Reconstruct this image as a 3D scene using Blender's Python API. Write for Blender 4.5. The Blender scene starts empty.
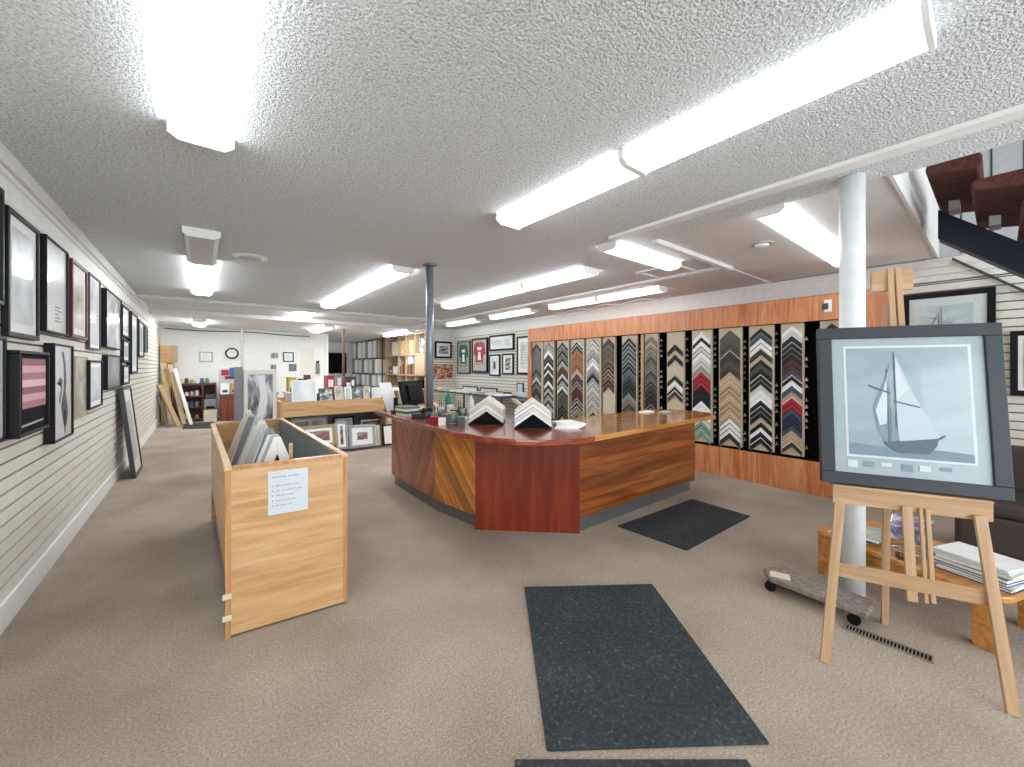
import bpy, math, random
from mathutils import Vector, Matrix
R = math.radians
rnd = random.Random(7)
C = bpy.context.scene.collection

# ------------------------------------------------------------ survey: room axes, camera at (0,0,1.5)
F = 389.0; TH = math.atan((512-202)/F); CH = 1.5
sT, cT = math.sin(TH), math.cos(TH)
def _ray(u, v):
    a = (u-512)/F
    return sT+cT*a, cT-sT*a, (367-v)/F
def onX(u, v, x):
    r = _ray(u, v); t = x/r[0]; return Vector((x, r[1]*t, CH+r[2]*t))
def onY(u, v, y):
    r = _ray(u, v); t = y/r[1]; return Vector((r[0]*t, y, CH+r[2]*t))
def onZ(u, v, z):
    r = _ray(u, v); t = (z-CH)/r[2]; return Vector((r[0]*t, r[1]*t, z))

# ------------------------------------------------------------ materials
def srgb(c):
    if isinstance(c, str):
        c = tuple(int(c[i:i+2], 16)/255 for i in (0, 2, 4))
    return tuple((x/12.92 if x <= .04045 else ((x+.055)/1.055)**2.4) for x in c)+(1,)
_cache = {}
class NT:
    def __init__(s, name):
        s.m = bpy.data.materials.new(name); s.m.use_nodes = True
        s.t = s.m.node_tree; s.b = s.t.nodes['Principled BSDF']
    def n(s, typ, **kw):
        x = s.t.nodes.new(typ)
        for k, v in kw.items():
            if k.startswith('i_'):
                x.inputs[int(k[2:])].default_value = v
            elif k in x.inputs: x.inputs[k].default_value = v
            else: setattr(x, k, v)
        return x
    def l(s, a, b): s.t.links.new(a, b)
    def co(s, scale=(1, 1, 1), rot=(0, 0, 0), gen='Object'):
        t = s.n('ShaderNodeTexCoord'); m = s.n('ShaderNodeMapping')
        m.inputs['Scale'].default_value = scale; m.inputs['Rotation'].default_value = rot
        s.l(t.outputs[gen], m.inputs['Vector']); return m.outputs[0]
    def ramp(s, fac, stops, interp='LINEAR'):
        r = s.n('ShaderNodeValToRGB'); r.color_ramp.interpolation = interp
        e = r.color_ramp.elements
        while len(e) < len(stops): e.new(.5)
        for i, (p, c) in enumerate(stops):
            e[i].position = p; e[i].color = srgb(c)
        s.l(fac, r.inputs[0]); return r.outputs[0]
    def bump(s, h, strength, dist=.01):
        b = s.n('ShaderNodeBump'); b.inputs['Strength'].default_value = strength
        b.inputs['Distance'].default_value = dist
        s.l(h, b.inputs['Height']); s.l(b.outputs[0], s.b.inputs['Normal'])
def plain(c, rough=.5, metal=0, coat=0, noise=.06):
    key = ('p', c, rough, metal, coat)
    if key in _cache: return _cache[key]
    k = NT('plain_'+str(c)); b = k.b
    n = k.n('ShaderNodeTexNoise'); n.inputs['Scale'].default_value = 14; k.l(k.co(), n.inputs['Vector'])
    rgb = srgb(c)
    lo = tuple(max(0, x*(1-noise*1.5)) for x in rgb[:3])+(1,); hi = tuple(min(1, x*(1+noise*1.5)) for x in rgb[:3])+(1,)
    mx = k.n('ShaderNodeMix', data_type='RGBA'); mx.inputs[6].default_value = lo; mx.inputs[7].default_value = hi
    k.l(n.outputs[0], mx.inputs[0]); k.l(mx.outputs[2], b.inputs['Base Color'])
    b.inputs['Roughness'].default_value = rough; b.inputs['Metallic'].default_value = metal
    if sum(rgb[:3]) < .09: b.inputs['Specular IOR Level'].default_value = .22
    if coat:
        b.inputs['Coat Weight'].default_value = coat; b.inputs['Coat Roughness'].default_value = .04
    _cache[key] = k.m; return k.m
def wood(name, c1, c2, c3, along='x', scale=1., rough=.35, coat=.2, rot=(0, 0, 0), plank=0, plank_axis=2, plank_amt=.5, bands=1.):
    k = NT(name)
    sc = {'x': (1.2, 14, 14), 'y': (14, 1.2, 14), 'z': (14, 14, 1.2)}[along]
    base = k.n('ShaderNodeMapping'); t = k.n('ShaderNodeTexCoord'); base.inputs['Rotation'].default_value = rot
    k.l(t.outputs['Object'], base.inputs['Vector'])
    m = k.n('ShaderNodeMapping'); m.inputs['Scale'].default_value = tuple(v*scale for v in sc)
    k.l(base.outputs[0], m.inputs['Vector'])
    vec = m.outputs[0]; wn = None
    if plank:
        sep = k.n('ShaderNodeSeparateXYZ'); k.l(base.outputs[0], sep.inputs[0])
        d = k.n('ShaderNodeMath', operation='DIVIDE'); k.l(sep.outputs[plank_axis], d.inputs[0]); d.inputs[1].default_value = plank
        fl = k.n('ShaderNodeMath', operation='FLOOR'); k.l(d.outputs[0], fl.inputs[0])
        wn = k.n('ShaderNodeTexWhiteNoise', noise_dimensions='1D'); k.l(fl.outputs[0], wn.inputs['W'])
        ml = k.n('ShaderNodeVectorMath', operation='MULTIPLY_ADD')
        k.l(wn.outputs['Color'], ml.inputs[0]); ml.inputs[1].default_value = (30, 30, 30); k.l(vec, ml.inputs[2]); vec = ml.outputs[0]
    n1 = k.n('ShaderNodeTexNoise'); n1.inputs['Scale'].default_value = 1.6; n1.inputs['Detail'].default_value = 6; n1.inputs['Distortion'].default_value = .6*bands
    k.l(vec, n1.inputs['Vector'])
    col = k.ramp(n1.outputs[0], [(.3, c1), (.52, c2), (.72, c3)])
    if wn:
        fr = k.n('ShaderNodeMath', operation='FRACT'); k.l(d.outputs[0], fr.inputs[0])
        cmp_ = k.n('ShaderNodeMath', operation='LESS_THAN'); k.l(fr.outputs[0], cmp_.inputs[0]); cmp_.inputs[1].default_value = .035
        hsv = k.n('ShaderNodeHueSaturation'); k.l(col, hsv.inputs['Color'])
        mr = k.n('ShaderNodeMapRange'); k.l(wn.outputs['Value'], mr.inputs[0]); mr.inputs[3].default_value = 1-plank_amt; mr.inputs[4].default_value = 1+plank_amt*.45
        k.l(mr.outputs[0], hsv.inputs['Value'])
        dk = k.n('ShaderNodeMix', data_type='RGBA'); k.l(cmp_.outputs[0], dk.inputs[0]); k.l(hsv.outputs[0], dk.inputs[6]); dk.inputs[7].default_value = srgb('3a1a0c')
        col = dk.outputs[2]
    k.l(col, k.b.inputs['Base Color'])
    k.b.inputs['Roughness'].default_value = rough; k.b.inputs['Coat Weight'].default_value = coat; k.b.inputs['Coat Roughness'].default_value = .15
    k.bump(n1.outputs[0], .08, .004)
    return k.m
def blotch(name, stops, scale=(3, 3, 3), detail=4, rough=.3, coat=.5, dist=1., kind='noise'):
    k = NT(name)
    if kind == 'wave':
        n = k.n('ShaderNodeTexWave'); n.bands_direction = 'Z'; n.inputs['Scale'].default_value = 1; n.inputs['Distortion'].default_value = dist; n.inputs['Detail'].default_value = detail
    else:
        n = k.n('ShaderNodeTexNoise'); n.inputs['Scale'].default_value = 1; n.inputs['Detail'].default_value = detail; n.inputs['Distortion'].default_value = dist
    k.l(k.co(scale), n.inputs['Vector'])
    k.l(k.ramp(n.outputs[0], stops), k.b.inputs['Base Color'])
    k.b.inputs['Roughness'].default_value = rough; k.b.inputs['Coat Weight'].default_value = coat; k.b.inputs['Coat Roughness'].default_value = .05
    return k.m
def emit(name, c, s):
    k = NT(name); k.b.inputs['Emission Color'].default_value = srgb(c); k.b.inputs['Emission Strength'].default_value = s
    k.b.inputs['Base Color'].default_value = srgb(c); return k.m

def m_carpet():
    k = NT('carpet'); v = k.co()
    n = k.n('ShaderNodeTexNoise'); n.inputs['Scale'].default_value = 95; n.inputs['Detail'].default_value = 3; n.inputs['Roughness'].default_value = .8; k.l(v, n.inputs['Vector'])
    n2 = k.n('ShaderNodeTexNoise'); n2.inputs['Scale'].default_value = 1.3; n2.inputs['Detail'].default_value = 5; k.l(v, n2.inputs['Vector'])
    a = k.ramp(n.outputs[0], [(.3, '8a7e71'), (.5, 'aa9d8e'), (.7, 'c9bdad')])
    b = k.ramp(n2.outputs[0], [(.3, 'd8d4d0'), (.65, 'ffffff')])
    mx = k.n('ShaderNodeMix', data_type='RGBA', blend_type='MULTIPLY'); mx.inputs[0].default_value = 1; k.l(a, mx.inputs[6]); k.l(b, mx.inputs[7])
    k.l(mx.outputs[2], k.b.inputs['Base Color']); k.b.inputs['Roughness'].default_value = .95
    k.bump(n.outputs[0], .3, .005); return k.m
def m_popcorn():
    k = NT('popcorn_ceiling'); v = k.co()
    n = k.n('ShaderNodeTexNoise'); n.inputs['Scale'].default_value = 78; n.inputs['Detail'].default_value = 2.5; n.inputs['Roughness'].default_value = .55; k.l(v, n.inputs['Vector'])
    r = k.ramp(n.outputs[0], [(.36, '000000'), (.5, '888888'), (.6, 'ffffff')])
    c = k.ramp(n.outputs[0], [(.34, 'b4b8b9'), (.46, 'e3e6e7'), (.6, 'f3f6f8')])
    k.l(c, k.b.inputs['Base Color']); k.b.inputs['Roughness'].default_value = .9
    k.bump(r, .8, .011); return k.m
def m_mat():
    k = NT('rubber_mat'); v = k.co()
    n = k.n('ShaderNodeTexNoise'); n.inputs['Scale'].default_value = 60; n.inputs['Detail'].default_value = 5; k.l(v, n.inputs['Vector'])
    n2 = k.n('ShaderNodeTexNoise'); n2.inputs['Scale'].default_value = 4; n2.inputs['Detail'].default_value = 6; k.l(v, n2.inputs['Vector'])
    a = k.ramp(n.outputs[0], [(.3, '22282b'), (.6, '363e42'), (.75, '667074')]); b = k.ramp(n2.outputs[0], [(.4, 'd4d4d4'), (.7, 'ffffff')])
    mx = k.n('ShaderNodeMix', data_type='RGBA', blend_type='MULTIPLY'); mx.inputs[0].default_value = 1; k.l(a, mx.inputs[6]); k.l(b, mx.inputs[7])
    k.l(mx.outputs[2], k.b.inputs['Base Color']); k.b.inputs['Roughness'].default_value = .85; k.bump(n.outputs[0], .8, .006); return k.m

M = dict(
 vent=plain('8d8577', .5, .3),
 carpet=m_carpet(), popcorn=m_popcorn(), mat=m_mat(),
 wall=plain('f0f1ef', .7), smooth=plain('dddddb', .8), slat=plain('e4e1d6', .45), groove=plain('6e6c64', .8), trim=plain('eff0ef', .4),
 backwall=plain('eef0ee', .7), white=plain('f0f0ee', .4), offwhite=plain('dedbd2', .5), black=plain('121315', .45), blackmatte=plain('0c0c0d', .9),
 dgrey=plain('3d4144', .4), grey=plain('7d8082', .5), lgrey=plain('b5b8b9', .4), pole=plain('8d98a4', .35, .4), whitepole=plain('eff3f6', .35),
 navy=plain('1d2533', .4), paper=plain('f2f3f3', .6), cream=plain('d8cfb8', .5), beige=plain('c2b59c', .8), tan=plain('a98f6c', .6),
 gold=plain('b08d4a', .35, .3), brown=plain('5b3a28', .5), maroon=plain('5d1f24', .35), red=plain('a3202c', .4), green=plain('2e5a48', .5),
 blue=plain('3a5f93', .5), purple=plain('6c5a80', .6), teal=plain('1e7f78', .3), silver=plain('a9adb0', .3, .6), kick=plain('77787a', .35, .5),
 sofa=plain('3b302b', .7), cardboard=plain('c09a6b', .8), yellow=plain('cfae4e', .6), chrome=plain('c8cccf', .2, .9), felt=plain('8d9597', .95),
  deadlens=plain('c9c8c6', .3), glassblue=plain('b9cdd6', .15, 0, 1.0),
 oak=wood('oak_laminate', 'b98d5c', 'cda372', 'd8b387', 'x', 1.0, .4, .15),
 oakedge=wood('oak_edge', 'a97545', 'c48f5c', 'cf9f6f', 'z', 1.0, .4, .2),
 oaky=wood('oak_edge_long', 'c99860', 'ddb17c', 'efcda0', 'y', 1.0, .4, .2),
 orange=wood('orange_fir', 'ad6236', 'c67f4f', 'd39a6e', 'z', .45, .4, .2, bands=3.5),
 mahog=wood('mahogany', '6a200c', '7c2a12', '8c3a1c', 'z', .7, .35, .25),
 mahogtop=wood('mahogany_top', '6e2414', '8c3a22', 'a3533a', 'x', .5, .18, .7),
 top=wood('counter_top_wood', 'a8642a', 'c98643', 'd99e5c', 'x', .5, .15, .8, plank=.12, plank_axis=1, plank_amt=.2),
 boards=wood('counter_boards', '733616', '94501f', 'ab6b38', 'x', .7, .35, .25, plank=.095, plank_axis=2, plank_amt=.35),
 diagA=wood('counter_diag_left', '7d3c18', '9a5426', 'b06a36', 'z', .7, .25, .5, rot=(0, R(28), 0), plank=.085, plank_axis=0, plank_amt=.35),
 diagB=wood('counter_diag_right', '7d3c18', '9a5426', 'b06a36', 'z', .7, .25, .5, rot=(0, R(-28), 0), plank=.085, plank_axis=0, plank_amt=.35),
 diagC=wood('counter_diag_big', 'a35a1e', 'c07a33', 'd3954c', 'z', .7, .25, .5, rot=(0, R(42), 0), plank=.11, plank_axis=0, plank_amt=.45),
 easel=wood('easel_pine', 'a5845f', 'b79470', 'c8a784', 'z', 1.0, .5, .05),
 easelx=wood('easel_pine_cross', 'a5845f', 'b79470', 'c8a784', 'x', 1.0, .5, .05),
 table=wood('honey_table', 'a8682f', 'c4853f', 'd79d58', 'y', 1., .3, .4),
 tread=blotch('red_carpet_tread', [(.3, '3a1c1a'), (.6, '5a2f2a'), (.8, '75463c')], (25, 25, 25), 4, .9, 0),
 dolly=blotch('dolly_carpet', [(.3, '6a6259'), (.6, '8b8278'), (.8, 'a59b90')], (30, 30, 30), 4, .95, 0),
 cabwood=wood('brown_cabinet', '5c2a18', '7a3a22', '8c4a2e', 'z', .8, .4, .2),
 stick=wood('raw_stick', 'a28a68', 'bda587', 'cfbb9e', 'z', 1, .6, 0),
)

# ------------------------------------------------------------ mesh builder
class MB:
    def __init__(s): s.v = []; s.f = []; s.mi = []; s.mats = []; s.cur = 0; s.X = Matrix()
    def mat(s, m):
        if m not in s.mats: s.mats.append(m)
        s.cur = s.mats.index(m); return s
    def add(s, vs, fs):
        b = len(s.v); s.v += [tuple(s.X @ Vector(p)) for p in vs]
        for f in fs: s.f.append(tuple(i+b for i in f)); s.mi.append(s.cur)
        return s
    def box(s, a, b):
        x0, x1 = sorted((a[0], b[0])); y0, y1 = sorted((a[1], b[1])); z0, z1 = sorted((a[2], b[2]))
        return s.add([(x0,y0,z0),(x1,y0,z0),(x1,y1,z0),(x0,y1,z0),(x0,y0,z1),(x1,y0,z1),(x1,y1,z1),(x0,y1,z1)],
                     [(0,3,2,1),(4,5,6,7),(0,1,5,4),(1,2,6,5),(2,3,7,6),(3,0,4,7)])
    def prism(s, pts, z0, z1):
        n = len(pts)
        ar = sum(pts[i][0]*pts[(i+1)%n][1]-pts[(i+1)%n][0]*pts[i][1] for i in range(n))
        if ar < 0: pts = pts[::-1]
        return s.add([(p[0], p[1], z0) for p in pts]+[(p[0], p[1], z1) for p in pts],
                     [tuple(range(n))[::-1], tuple(range(n, 2*n))]+[(i, (i+1) % n, n+(i+1) % n, n+i) for i in range(n)])
    def slabxz(s, pts, y0, y1):   # polygon in x-z plane, extruded in y
        n = len(pts)
        ar = sum(pts[i][0]*pts[(i+1)%n][1]-pts[(i+1)%n][0]*pts[i][1] for i in range(n))
        if ar < 0: pts = pts[::-1]
        y0, y1 = min(y0, y1), max(y0, y1)
        return s.add([(p[0], y0, p[1]) for p in pts]+[(p[0], y1, p[1]) for p in pts],
                     [tuple(range(n)), tuple(range(n, 2*n))[::-1]]+[(i, n+i, n+(i+1) % n, (i+1) % n) for i in range(n)])
    def bar(s, p, q, w, d, up=(0, 0, 1)):   # rectangular bar from p to q, w across, d deep
        p, q = Vector(p), Vector(q); t = (q-p).normalized(); up = Vector(up)
        if abs(t.dot(up)) > .98: up = Vector((0, 1, 0))
        a = t.cross(up).normalized(); b = a.cross(t).normalized()
        vs = []
        for o in (p, q):
            for i, j in ((-1, -1), (1, -1), (1, 1), (-1, 1)): vs.append(tuple(o+a*(w/2*i)+b*(d/2*j)))
        return s.add(vs, [(0,1,2,3),(7,6,5,4),(0,4,5,1),(1,5,6,2),(2,6,7,3),(3,7,4,0)])
    def tube(s, pts, r, n=10):
        pts = [Vector(p) for p in pts]; rs = r if isinstance(r, (list, tuple)) else [r]*len(pts)
        rings = []
        for i, p in enumerate(pts):
            t = (pts[min(i+1, len(pts)-1)]-pts[max(i-1, 0)]).normalized()
            u = Vector((0, 0, 1)) if abs(t.z) < .9 else Vector((1, 0, 0))
            a = t.cross(u).normalized(); b = t.cross(a).normalized()
            rings.append([tuple(p+(a*math.cos(2*math.pi*k/n)+b*math.sin(2*math.pi*k/n))*rs[i]) for k in range(n)])
        vs = [v for g in rings for v in g]; fs = []
        for i in range(len(pts)-1):
            for k in range(n): fs.append((i*n+k, i*n+(k+1) % n, (i+1)*n+(k+1) % n, (i+1)*n+k))
        fs += [tuple(range(n))[::-1], tuple((len(pts)-1)*n+k for k in range(n))]
        return s.add(vs, fs)
    def lathe(s, prof, cx=0, cy=0, n=20):
        vs = []; fs = []
        for r, z in prof:
            for k in range(n): vs.append((cx+r*math.cos(2*math.pi*k/n), cy+r*math.sin(2*math.pi*k/n), z))
        for i in range(len(prof)-1):
            for k in range(n): fs.append((i*n+k, i*n+(k+1) % n, (i+1)*n+(k+1) % n, (i+1)*n+k))
        fs += [tuple(range(n))[::-1], tuple((len(prof)-1)*n+k for k in range(n))]
        return s.add(vs, fs)
    def mesh(s, name):
        me = bpy.data.meshes.new(name); me.from_pydata(s.v, [], s.f)
        for m in s.mats: me.materials.append(m)
        for p, i in zip(me.polygons, s.mi): p.material_index = i
        me.update(); return me
    def obj(s, name, parent=None, bevel=0, smooth=False, loc=None, rz=0, label=None):
        o = bpy.data.objects.new(name, s.mesh(name)); C.objects.link(o)
        if parent: o.parent = parent
        if loc is not None: o.location = loc
        o.rotation_euler.z = rz
        if bevel:
            b = o.modifiers.new('bevel', 'BEVEL'); b.width = bevel; b.segments = 2; b.limit_method = 'ANGLE'
        if smooth:
            for p in o.data.polygons: p.use_smooth = len(p.vertices) == 4
        if label: o['label'] = label
        return o
def mb(m): return MB().mat(M[m] if isinstance(m, str) else m)
def tag(o, label, cat, group=None):
    o['label'] = label; o['category'] = cat
    if group: o['group'] = group
    return o
def thing(name, label, cat, loc=(0, 0, 0), rz=0, group=None):
    o = bpy.data.objects.new(name, None); C.objects.link(o); o.empty_display_size = .1
    o.location = loc; o.rotation_euler.z = rz
    return tag(o, label, cat, group)
def struct(o): o['kind'] = 'structure'; return o
def copy_tree(o, parent=None):
    c = o.copy(); C.objects.link(c); c.parent = parent
    for ch in o.children: copy_tree(ch, c)
    return c

# ============================================================ SETTING
LX, RX, BY, FY, CZ = -.89, 6.5, 14.3, -3.2, 2.73
SX, SY = 3.48, .43         # stair opening corner
struct(mb('carpet').box((LX-.2, FY-.2, -.1), (RX+.2, 19.4, 0)).obj('floor'))
cm = mb('popcorn')
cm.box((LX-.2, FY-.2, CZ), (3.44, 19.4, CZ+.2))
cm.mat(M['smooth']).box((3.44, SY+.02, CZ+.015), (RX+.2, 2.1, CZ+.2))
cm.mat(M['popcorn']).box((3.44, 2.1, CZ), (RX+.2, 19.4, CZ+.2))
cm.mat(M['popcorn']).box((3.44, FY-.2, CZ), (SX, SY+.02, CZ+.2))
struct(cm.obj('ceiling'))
# stair opening: white fascia and upper storey
struct(mb('smooth').box((SX, SY, CZ), (RX, SY+.02, 3.0)).box((SX-.02, SY, 3.0), (RX, SY+.1, 4.8)).obj('wall_stairwell_rear'))
struct(mb('wall').box((SX-.1, FY, 2.93), (SX-.002, SY, 4.8)).obj('wall_stairwell_side'))
up = mb('lgrey').box((RX, FY, 2.73), (RX+.2, SY+.1, 4.8)); up.mat(M['dgrey'])
for i in range(18): up.box((RX-.004, FY+.1+i*.21, 2.75), (RX, FY+.115+i*.21, 4.7))
struct(up.obj('wall_stairwell_right'))
struct(mb('smooth').box((SX-.1, FY-.2, 4.8), (RX+.2, SY+.1, 4.9)).obj('ceiling_stairwell'))

def slatwall(x, y0, y1, side, z0=.16, z1=2.47, pitch=.088):
    """slat boards standing off a grooved backing; side=+1 faces +x"""
    b = mb('slat'); z = z0
    while z < z1-.02:
        zt = min(z+pitch-.014, z1)
        b.box((x, y0, z), (x+side*.018, y1, zt)); z += pitch
    b.mat(M['groove']).box((x-side*.002, y0, z0), (x+side*.004, y1, z1))
    return b
w = slatwall(LX-.018, FY, BY, 1); w.mat(M['wall']).box((LX-.2, FY, 0), (LX-.02, BY, CZ)).box((LX-.02, FY, 2.47), (LX-.004, BY, CZ))
struct(w.obj('wall_left'))
struct(mb('trim').box((LX-.018, FY, 0), (LX+.012, BY-.02, .16)).obj('baseboard_left', bevel=.004))
struct(mb('trim').box((LX-.004, FY, 2.64), (LX+.035, BY-.02, 2.73)).box((LX-.004, FY, 2.60), (LX+.015, BY-.02, 2.635)).obj('trim_1', bevel=.004))
w = slatwall(RX+.018, FY, .75, -1, z1=2.47); w.box((RX+.018, .75, .16), (RX, 6.9, 2.47)); w2 = slatwall(RX+.018, 6.9, 11.2, -1)
w.mat(M['wall']).box((RX+.02, FY, 0), (RX+.2, 19.2, 2.73)).box((RX+.02, .75, 2.47), (RX, 11.2, 2.73))
w.mat(M['slat'])
for k_ in range(3): w.box((RX+.018, FY, 2.448+.088*k_+.008), (RX, .75, 2.448+.088*k_+.082))
struct(w.obj('wall_right')); struct(w2.obj('wall_right_slats'))
# stub wall, back wall, front wall
st = mb('slat'); z = .16
while z < 2.1:
    st.box((5.62, 11.2, z), (RX, 11.18, z+.074)); z += .088
st.mat(M['groove']).box((5.62, 11.2, 0), (RX, 11.19, 2.2)); st.mat(M['wall']).box((5.6, 11.2, 0), (RX, 11.35, CZ)).box((5.6, 11.18, 2.2), (RX, 11.2, CZ))
struct(st.obj('wall_stub'))
struct(mb('backwall').box((LX-.2, BY, 0), (3.27, BY+.15, CZ)).obj('wall_back'))
struct(mb('wall').box((LX, 19, 0), (RX, 19.2, CZ)).obj('wall_back_room'))
fw = mb('wall').box((LX-.2, FY-.2, 0), (RX+.2, FY, .4)).box((LX-.2, FY-.2, 2.6), (RX+.2, FY, 4.9))
for x in (LX-.2, 1.6, 4.3, RX): fw.box((x, FY-.2, .4), (x+.2, FY, 2.6))
struct(fw.obj('wall_front'))
for i, (a, b) in enumerate(((LX, 1.6), (1.8, 4.3), (4.5, RX))):
    t = struct(mb('trim').box((a, FY-.12, .4), (b, FY-.05, .45)).box((a, FY-.12, 2.55), (b, FY-.05, 2.6)).box((a, FY-.12, .45), (a+.05, FY-.05, 2.55)).box((b-.05, FY-.12, .45), (b, FY-.05, 2.55)).obj('window_%d' % (i+1)))
# ceiling trims and beams
struct(mb('trim').box((2.99, FY, CZ-.028), (3.10, 2.3, CZ)).obj('trim_2', bevel=.003))
struct(mb('trim').box((3.42, 2.06, CZ-.03), (5.15, 2.12, CZ+.02)).obj('trim_3', bevel=.003))
struct(mb('trim').box((4.93, 2.1, CZ-.03), (5.0, 11.2, CZ)).obj('trim_4', bevel=.003))
struct(mb('trim').box((4.4, 2.4, CZ-.015), (4.9, 2.44, CZ)).box((4.4, 2.9, CZ-.015), (4.9, 2.94, CZ)).box((4.4, 2.44, CZ-.015), (4.43, 2.9, CZ)).obj('trim_5'))
struct(mb('smooth').box((LX, 9.0, CZ-.05), (4.9, 9.35, CZ)).obj('trim_6', bevel=.01))
struct(mb('smooth').box((LX, 10.9, CZ-.10), (5.5, 19, CZ)).obj('ceiling_rear', bevel=.01))
struct(mb('trim').box((3.27, BY-.03, 0), (3.37, BY+.17, 2.63)).obj('trim_7'))
struct(mb('offwhite').box((2.5, BY-.04, 0), (2.92, BY, 2.13)).mat(M['trim']).box((2.44, BY-.03, 0), (2.5, BY, 2.18)).box((2.92, BY-.03, 0), (2.98, BY, 2.18)).obj('door_1'))

# ============================================================ LIGHTS
_lens = {}
def lens_mat(st):
    if st not in _lens: _lens[st] = emit('lit_lens', 'f7fbff', st)
    return _lens[st]
def ceiling_light(x, y, length, label, along='y', lit=True, w=.26, z=CZ, st=None):
    if st is None: st = 12 if y < 9 else 27
    t = thing('ceiling_light', label, 'light', (x, y, z), 0 if along == 'y' else R(-90), 'wraparound fluorescent ceiling lights')
    h = length/2
    mb('white').box((-w/2+.02, -h+.02, -.028), (w/2-.02, h-.02, -.001)).obj('housing', t)
    prof = [(-w/2, -.022), (-w/2+.008, -.05), (-w/2+.04, -.075), (w/2-.04, -.075), (w/2-.008, -.05), (w/2, -.022)]
    mb(lens_mat(st) if lit else 'deadlens').slabxz(prof, -h+.018, h-.018).obj('lens', t)
    for s in (-1, 1):
        pr = [(-w/2-.006, -.0), (-w/2-.006, -.052), (-w/2+.036, -.081), (w/2-.036, -.081), (w/2+.006, -.052), (w/2+.006, 0)]
        mb('white').slabxz(pr, s*h, s*(h-.018)).obj('end_cap', t)
    return t
ceiling_light(0, 1.40, 2.40, 'long lit fluorescent light on the ceiling directly over the near left aisle', st=9)
ceiling_light(1.98, 1.93, 1.19, 'lit fluorescent light on textured ceiling, farther of the end-to-end pair above the mats', st=5)
ceiling_light(1.98, .74, 1.19, 'large lit fluorescent light, nearest of the end-to-end pair above the mats', st=3.5)
ceiling_light(0, 5.0, 1.15, 'unlit grey fluorescent light in line with the long aisle light', lit=False)
ceiling_light(0, 6.8, 2.4, 'lit fluorescent light just behind the unlit one over the aisle', st=9)
ceiling_light(-.05, 12.4, 1.2, 'small lit light far back over the aisle near the rear wall', z=CZ-.1)
for i, y in enumerate((5.15, 6.37, 7.59)):
    ceiling_light(1.93, y, 1.2, ('nearest', 'middle', 'farthest')[i]+' of three joined lit lights to the left of the grey pole top')
ceiling_light(1.85, 10.0, 1.7, 'short lit light behind the three joined lights left of the grey pole')
ceiling_light(2.7, 12.2, 1.8, 'lit light near the rear wall above the fire extinguisher', z=CZ-.1)
for i, y in enumerate((3.75, 4.97, 6.19)):
    ceiling_light(3.78, y, 1.2, ('nearest', 'middle', 'farthest')[i]+' of three joined lit lights in the row right of the grey pole')
for i, (y, l) in enumerate(((3.8, 1.2), (5.02, 1.2), (6.9, 1.5), (9.0, 1.5))):
    ceiling_light(5.5, y, l, ('first', 'second', 'third', 'fourth')[i]+' lit light counting back along the ceiling beside the sample display', st=7, w=.2)
ceiling_light(5.0, 12.2, 2.0, 'lit light above the wooden storage cubbies at the back', z=CZ-.1)
ceiling_light(3.75, 2.42, 1.25, 'lit crosswise light at the end of the long white ceiling trim', 'x', st=6, w=.2)
t = ceiling_light(4.6, 1.12, 2.4, 'wide lit crosswise light on smooth ceiling behind the white pole', 'x', w=.22, z=CZ+.015, st=4)

# ============================================================ CEILING FITTINGS
t = thing('air_diffuser', 'round white air vent on ceiling right of the unlit light', 'vent', (.42, 5.2, CZ))
mb('white').lathe([(.16, 0), (.17, -.006), (.12, -.02)]).obj('outer_ring', t)
mb('lgrey').lathe([(.11, -.004), (.10, -.03), (.05, -.035)]).obj('inner_cone', t)
tag(mb('lgrey').lathe([(.11, CZ), (.10, CZ-.02)], 3.3, 6.6).obj('ceiling_speaker'), 'small round grey plate on the ceiling right beside the grey pole top', 'vent')
t = thing('recessed_spotlight', 'round recessed spotlight on smooth ceiling beside the wide crosswise light', 'light', (4.42, 1.5, CZ+.015))
mb('lgrey').lathe([(.10, 0), (.10, -.012), (.075, -.014)]).obj('trim_ring', t)
mb('white').lathe([(.065, -.002), (.06, -.03), (.02, -.042)]).obj('bulb', t)
p = mb('grey'); pts = [(5.65+.04*math.sin(i*1.3), 3.0+i*.35, 2.62-.05*abs(math.sin(i*1.57))) for i in range(9)]
tag(p.tube(pts, .008, 6).obj('power_cable'), 'thin grey cable drooping along the lights above the sample display', 'cable')
p = mb('dgrey'); pts = [(-.8+i*.4, BY-.05, 2.56-.02*math.sin(i)-.004*i) for i in range(10)]
tag(p.tube(pts, .014, 6).obj('wall_cable'), 'dark cable running along the top of the white rear wall', 'cable')

# ============================================================ POLES
t = thing('support_pole', 'thick white round support pole beside the easel', 'pole', (3.298, .598, 0))
mb('whitepole').lathe([(.066, 0), (.066, CZ-.001)], n=28).obj('shaft', t, smooth=True)
t = thing('support_pole', 'slim blue-grey metal pole rising from the front counter', 'pole', (2.13, 4.25, .93))
mb('pole').lathe([(.045, 0), (.045, CZ-.945)], n=20).obj('shaft', t, smooth=True)
mb('grey').box((-.065, -.065, CZ-.945), (.065, .065, CZ-.93)).obj('top_plate', t)
tag(mb('lgrey').lathe([(.035, 0), (.035, 2.63)], .88, 13.3, 12).obj('support_pole'), 'thin grey pole near the wall clock at the back', 'pole')
tag(mb('brown').lathe([(.04, 0), (.04, 2.63)], 3.3, 12.2, 12).obj('support_pole'), 'thin dark brown pole in front of the rear doorway', 'pole')

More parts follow.
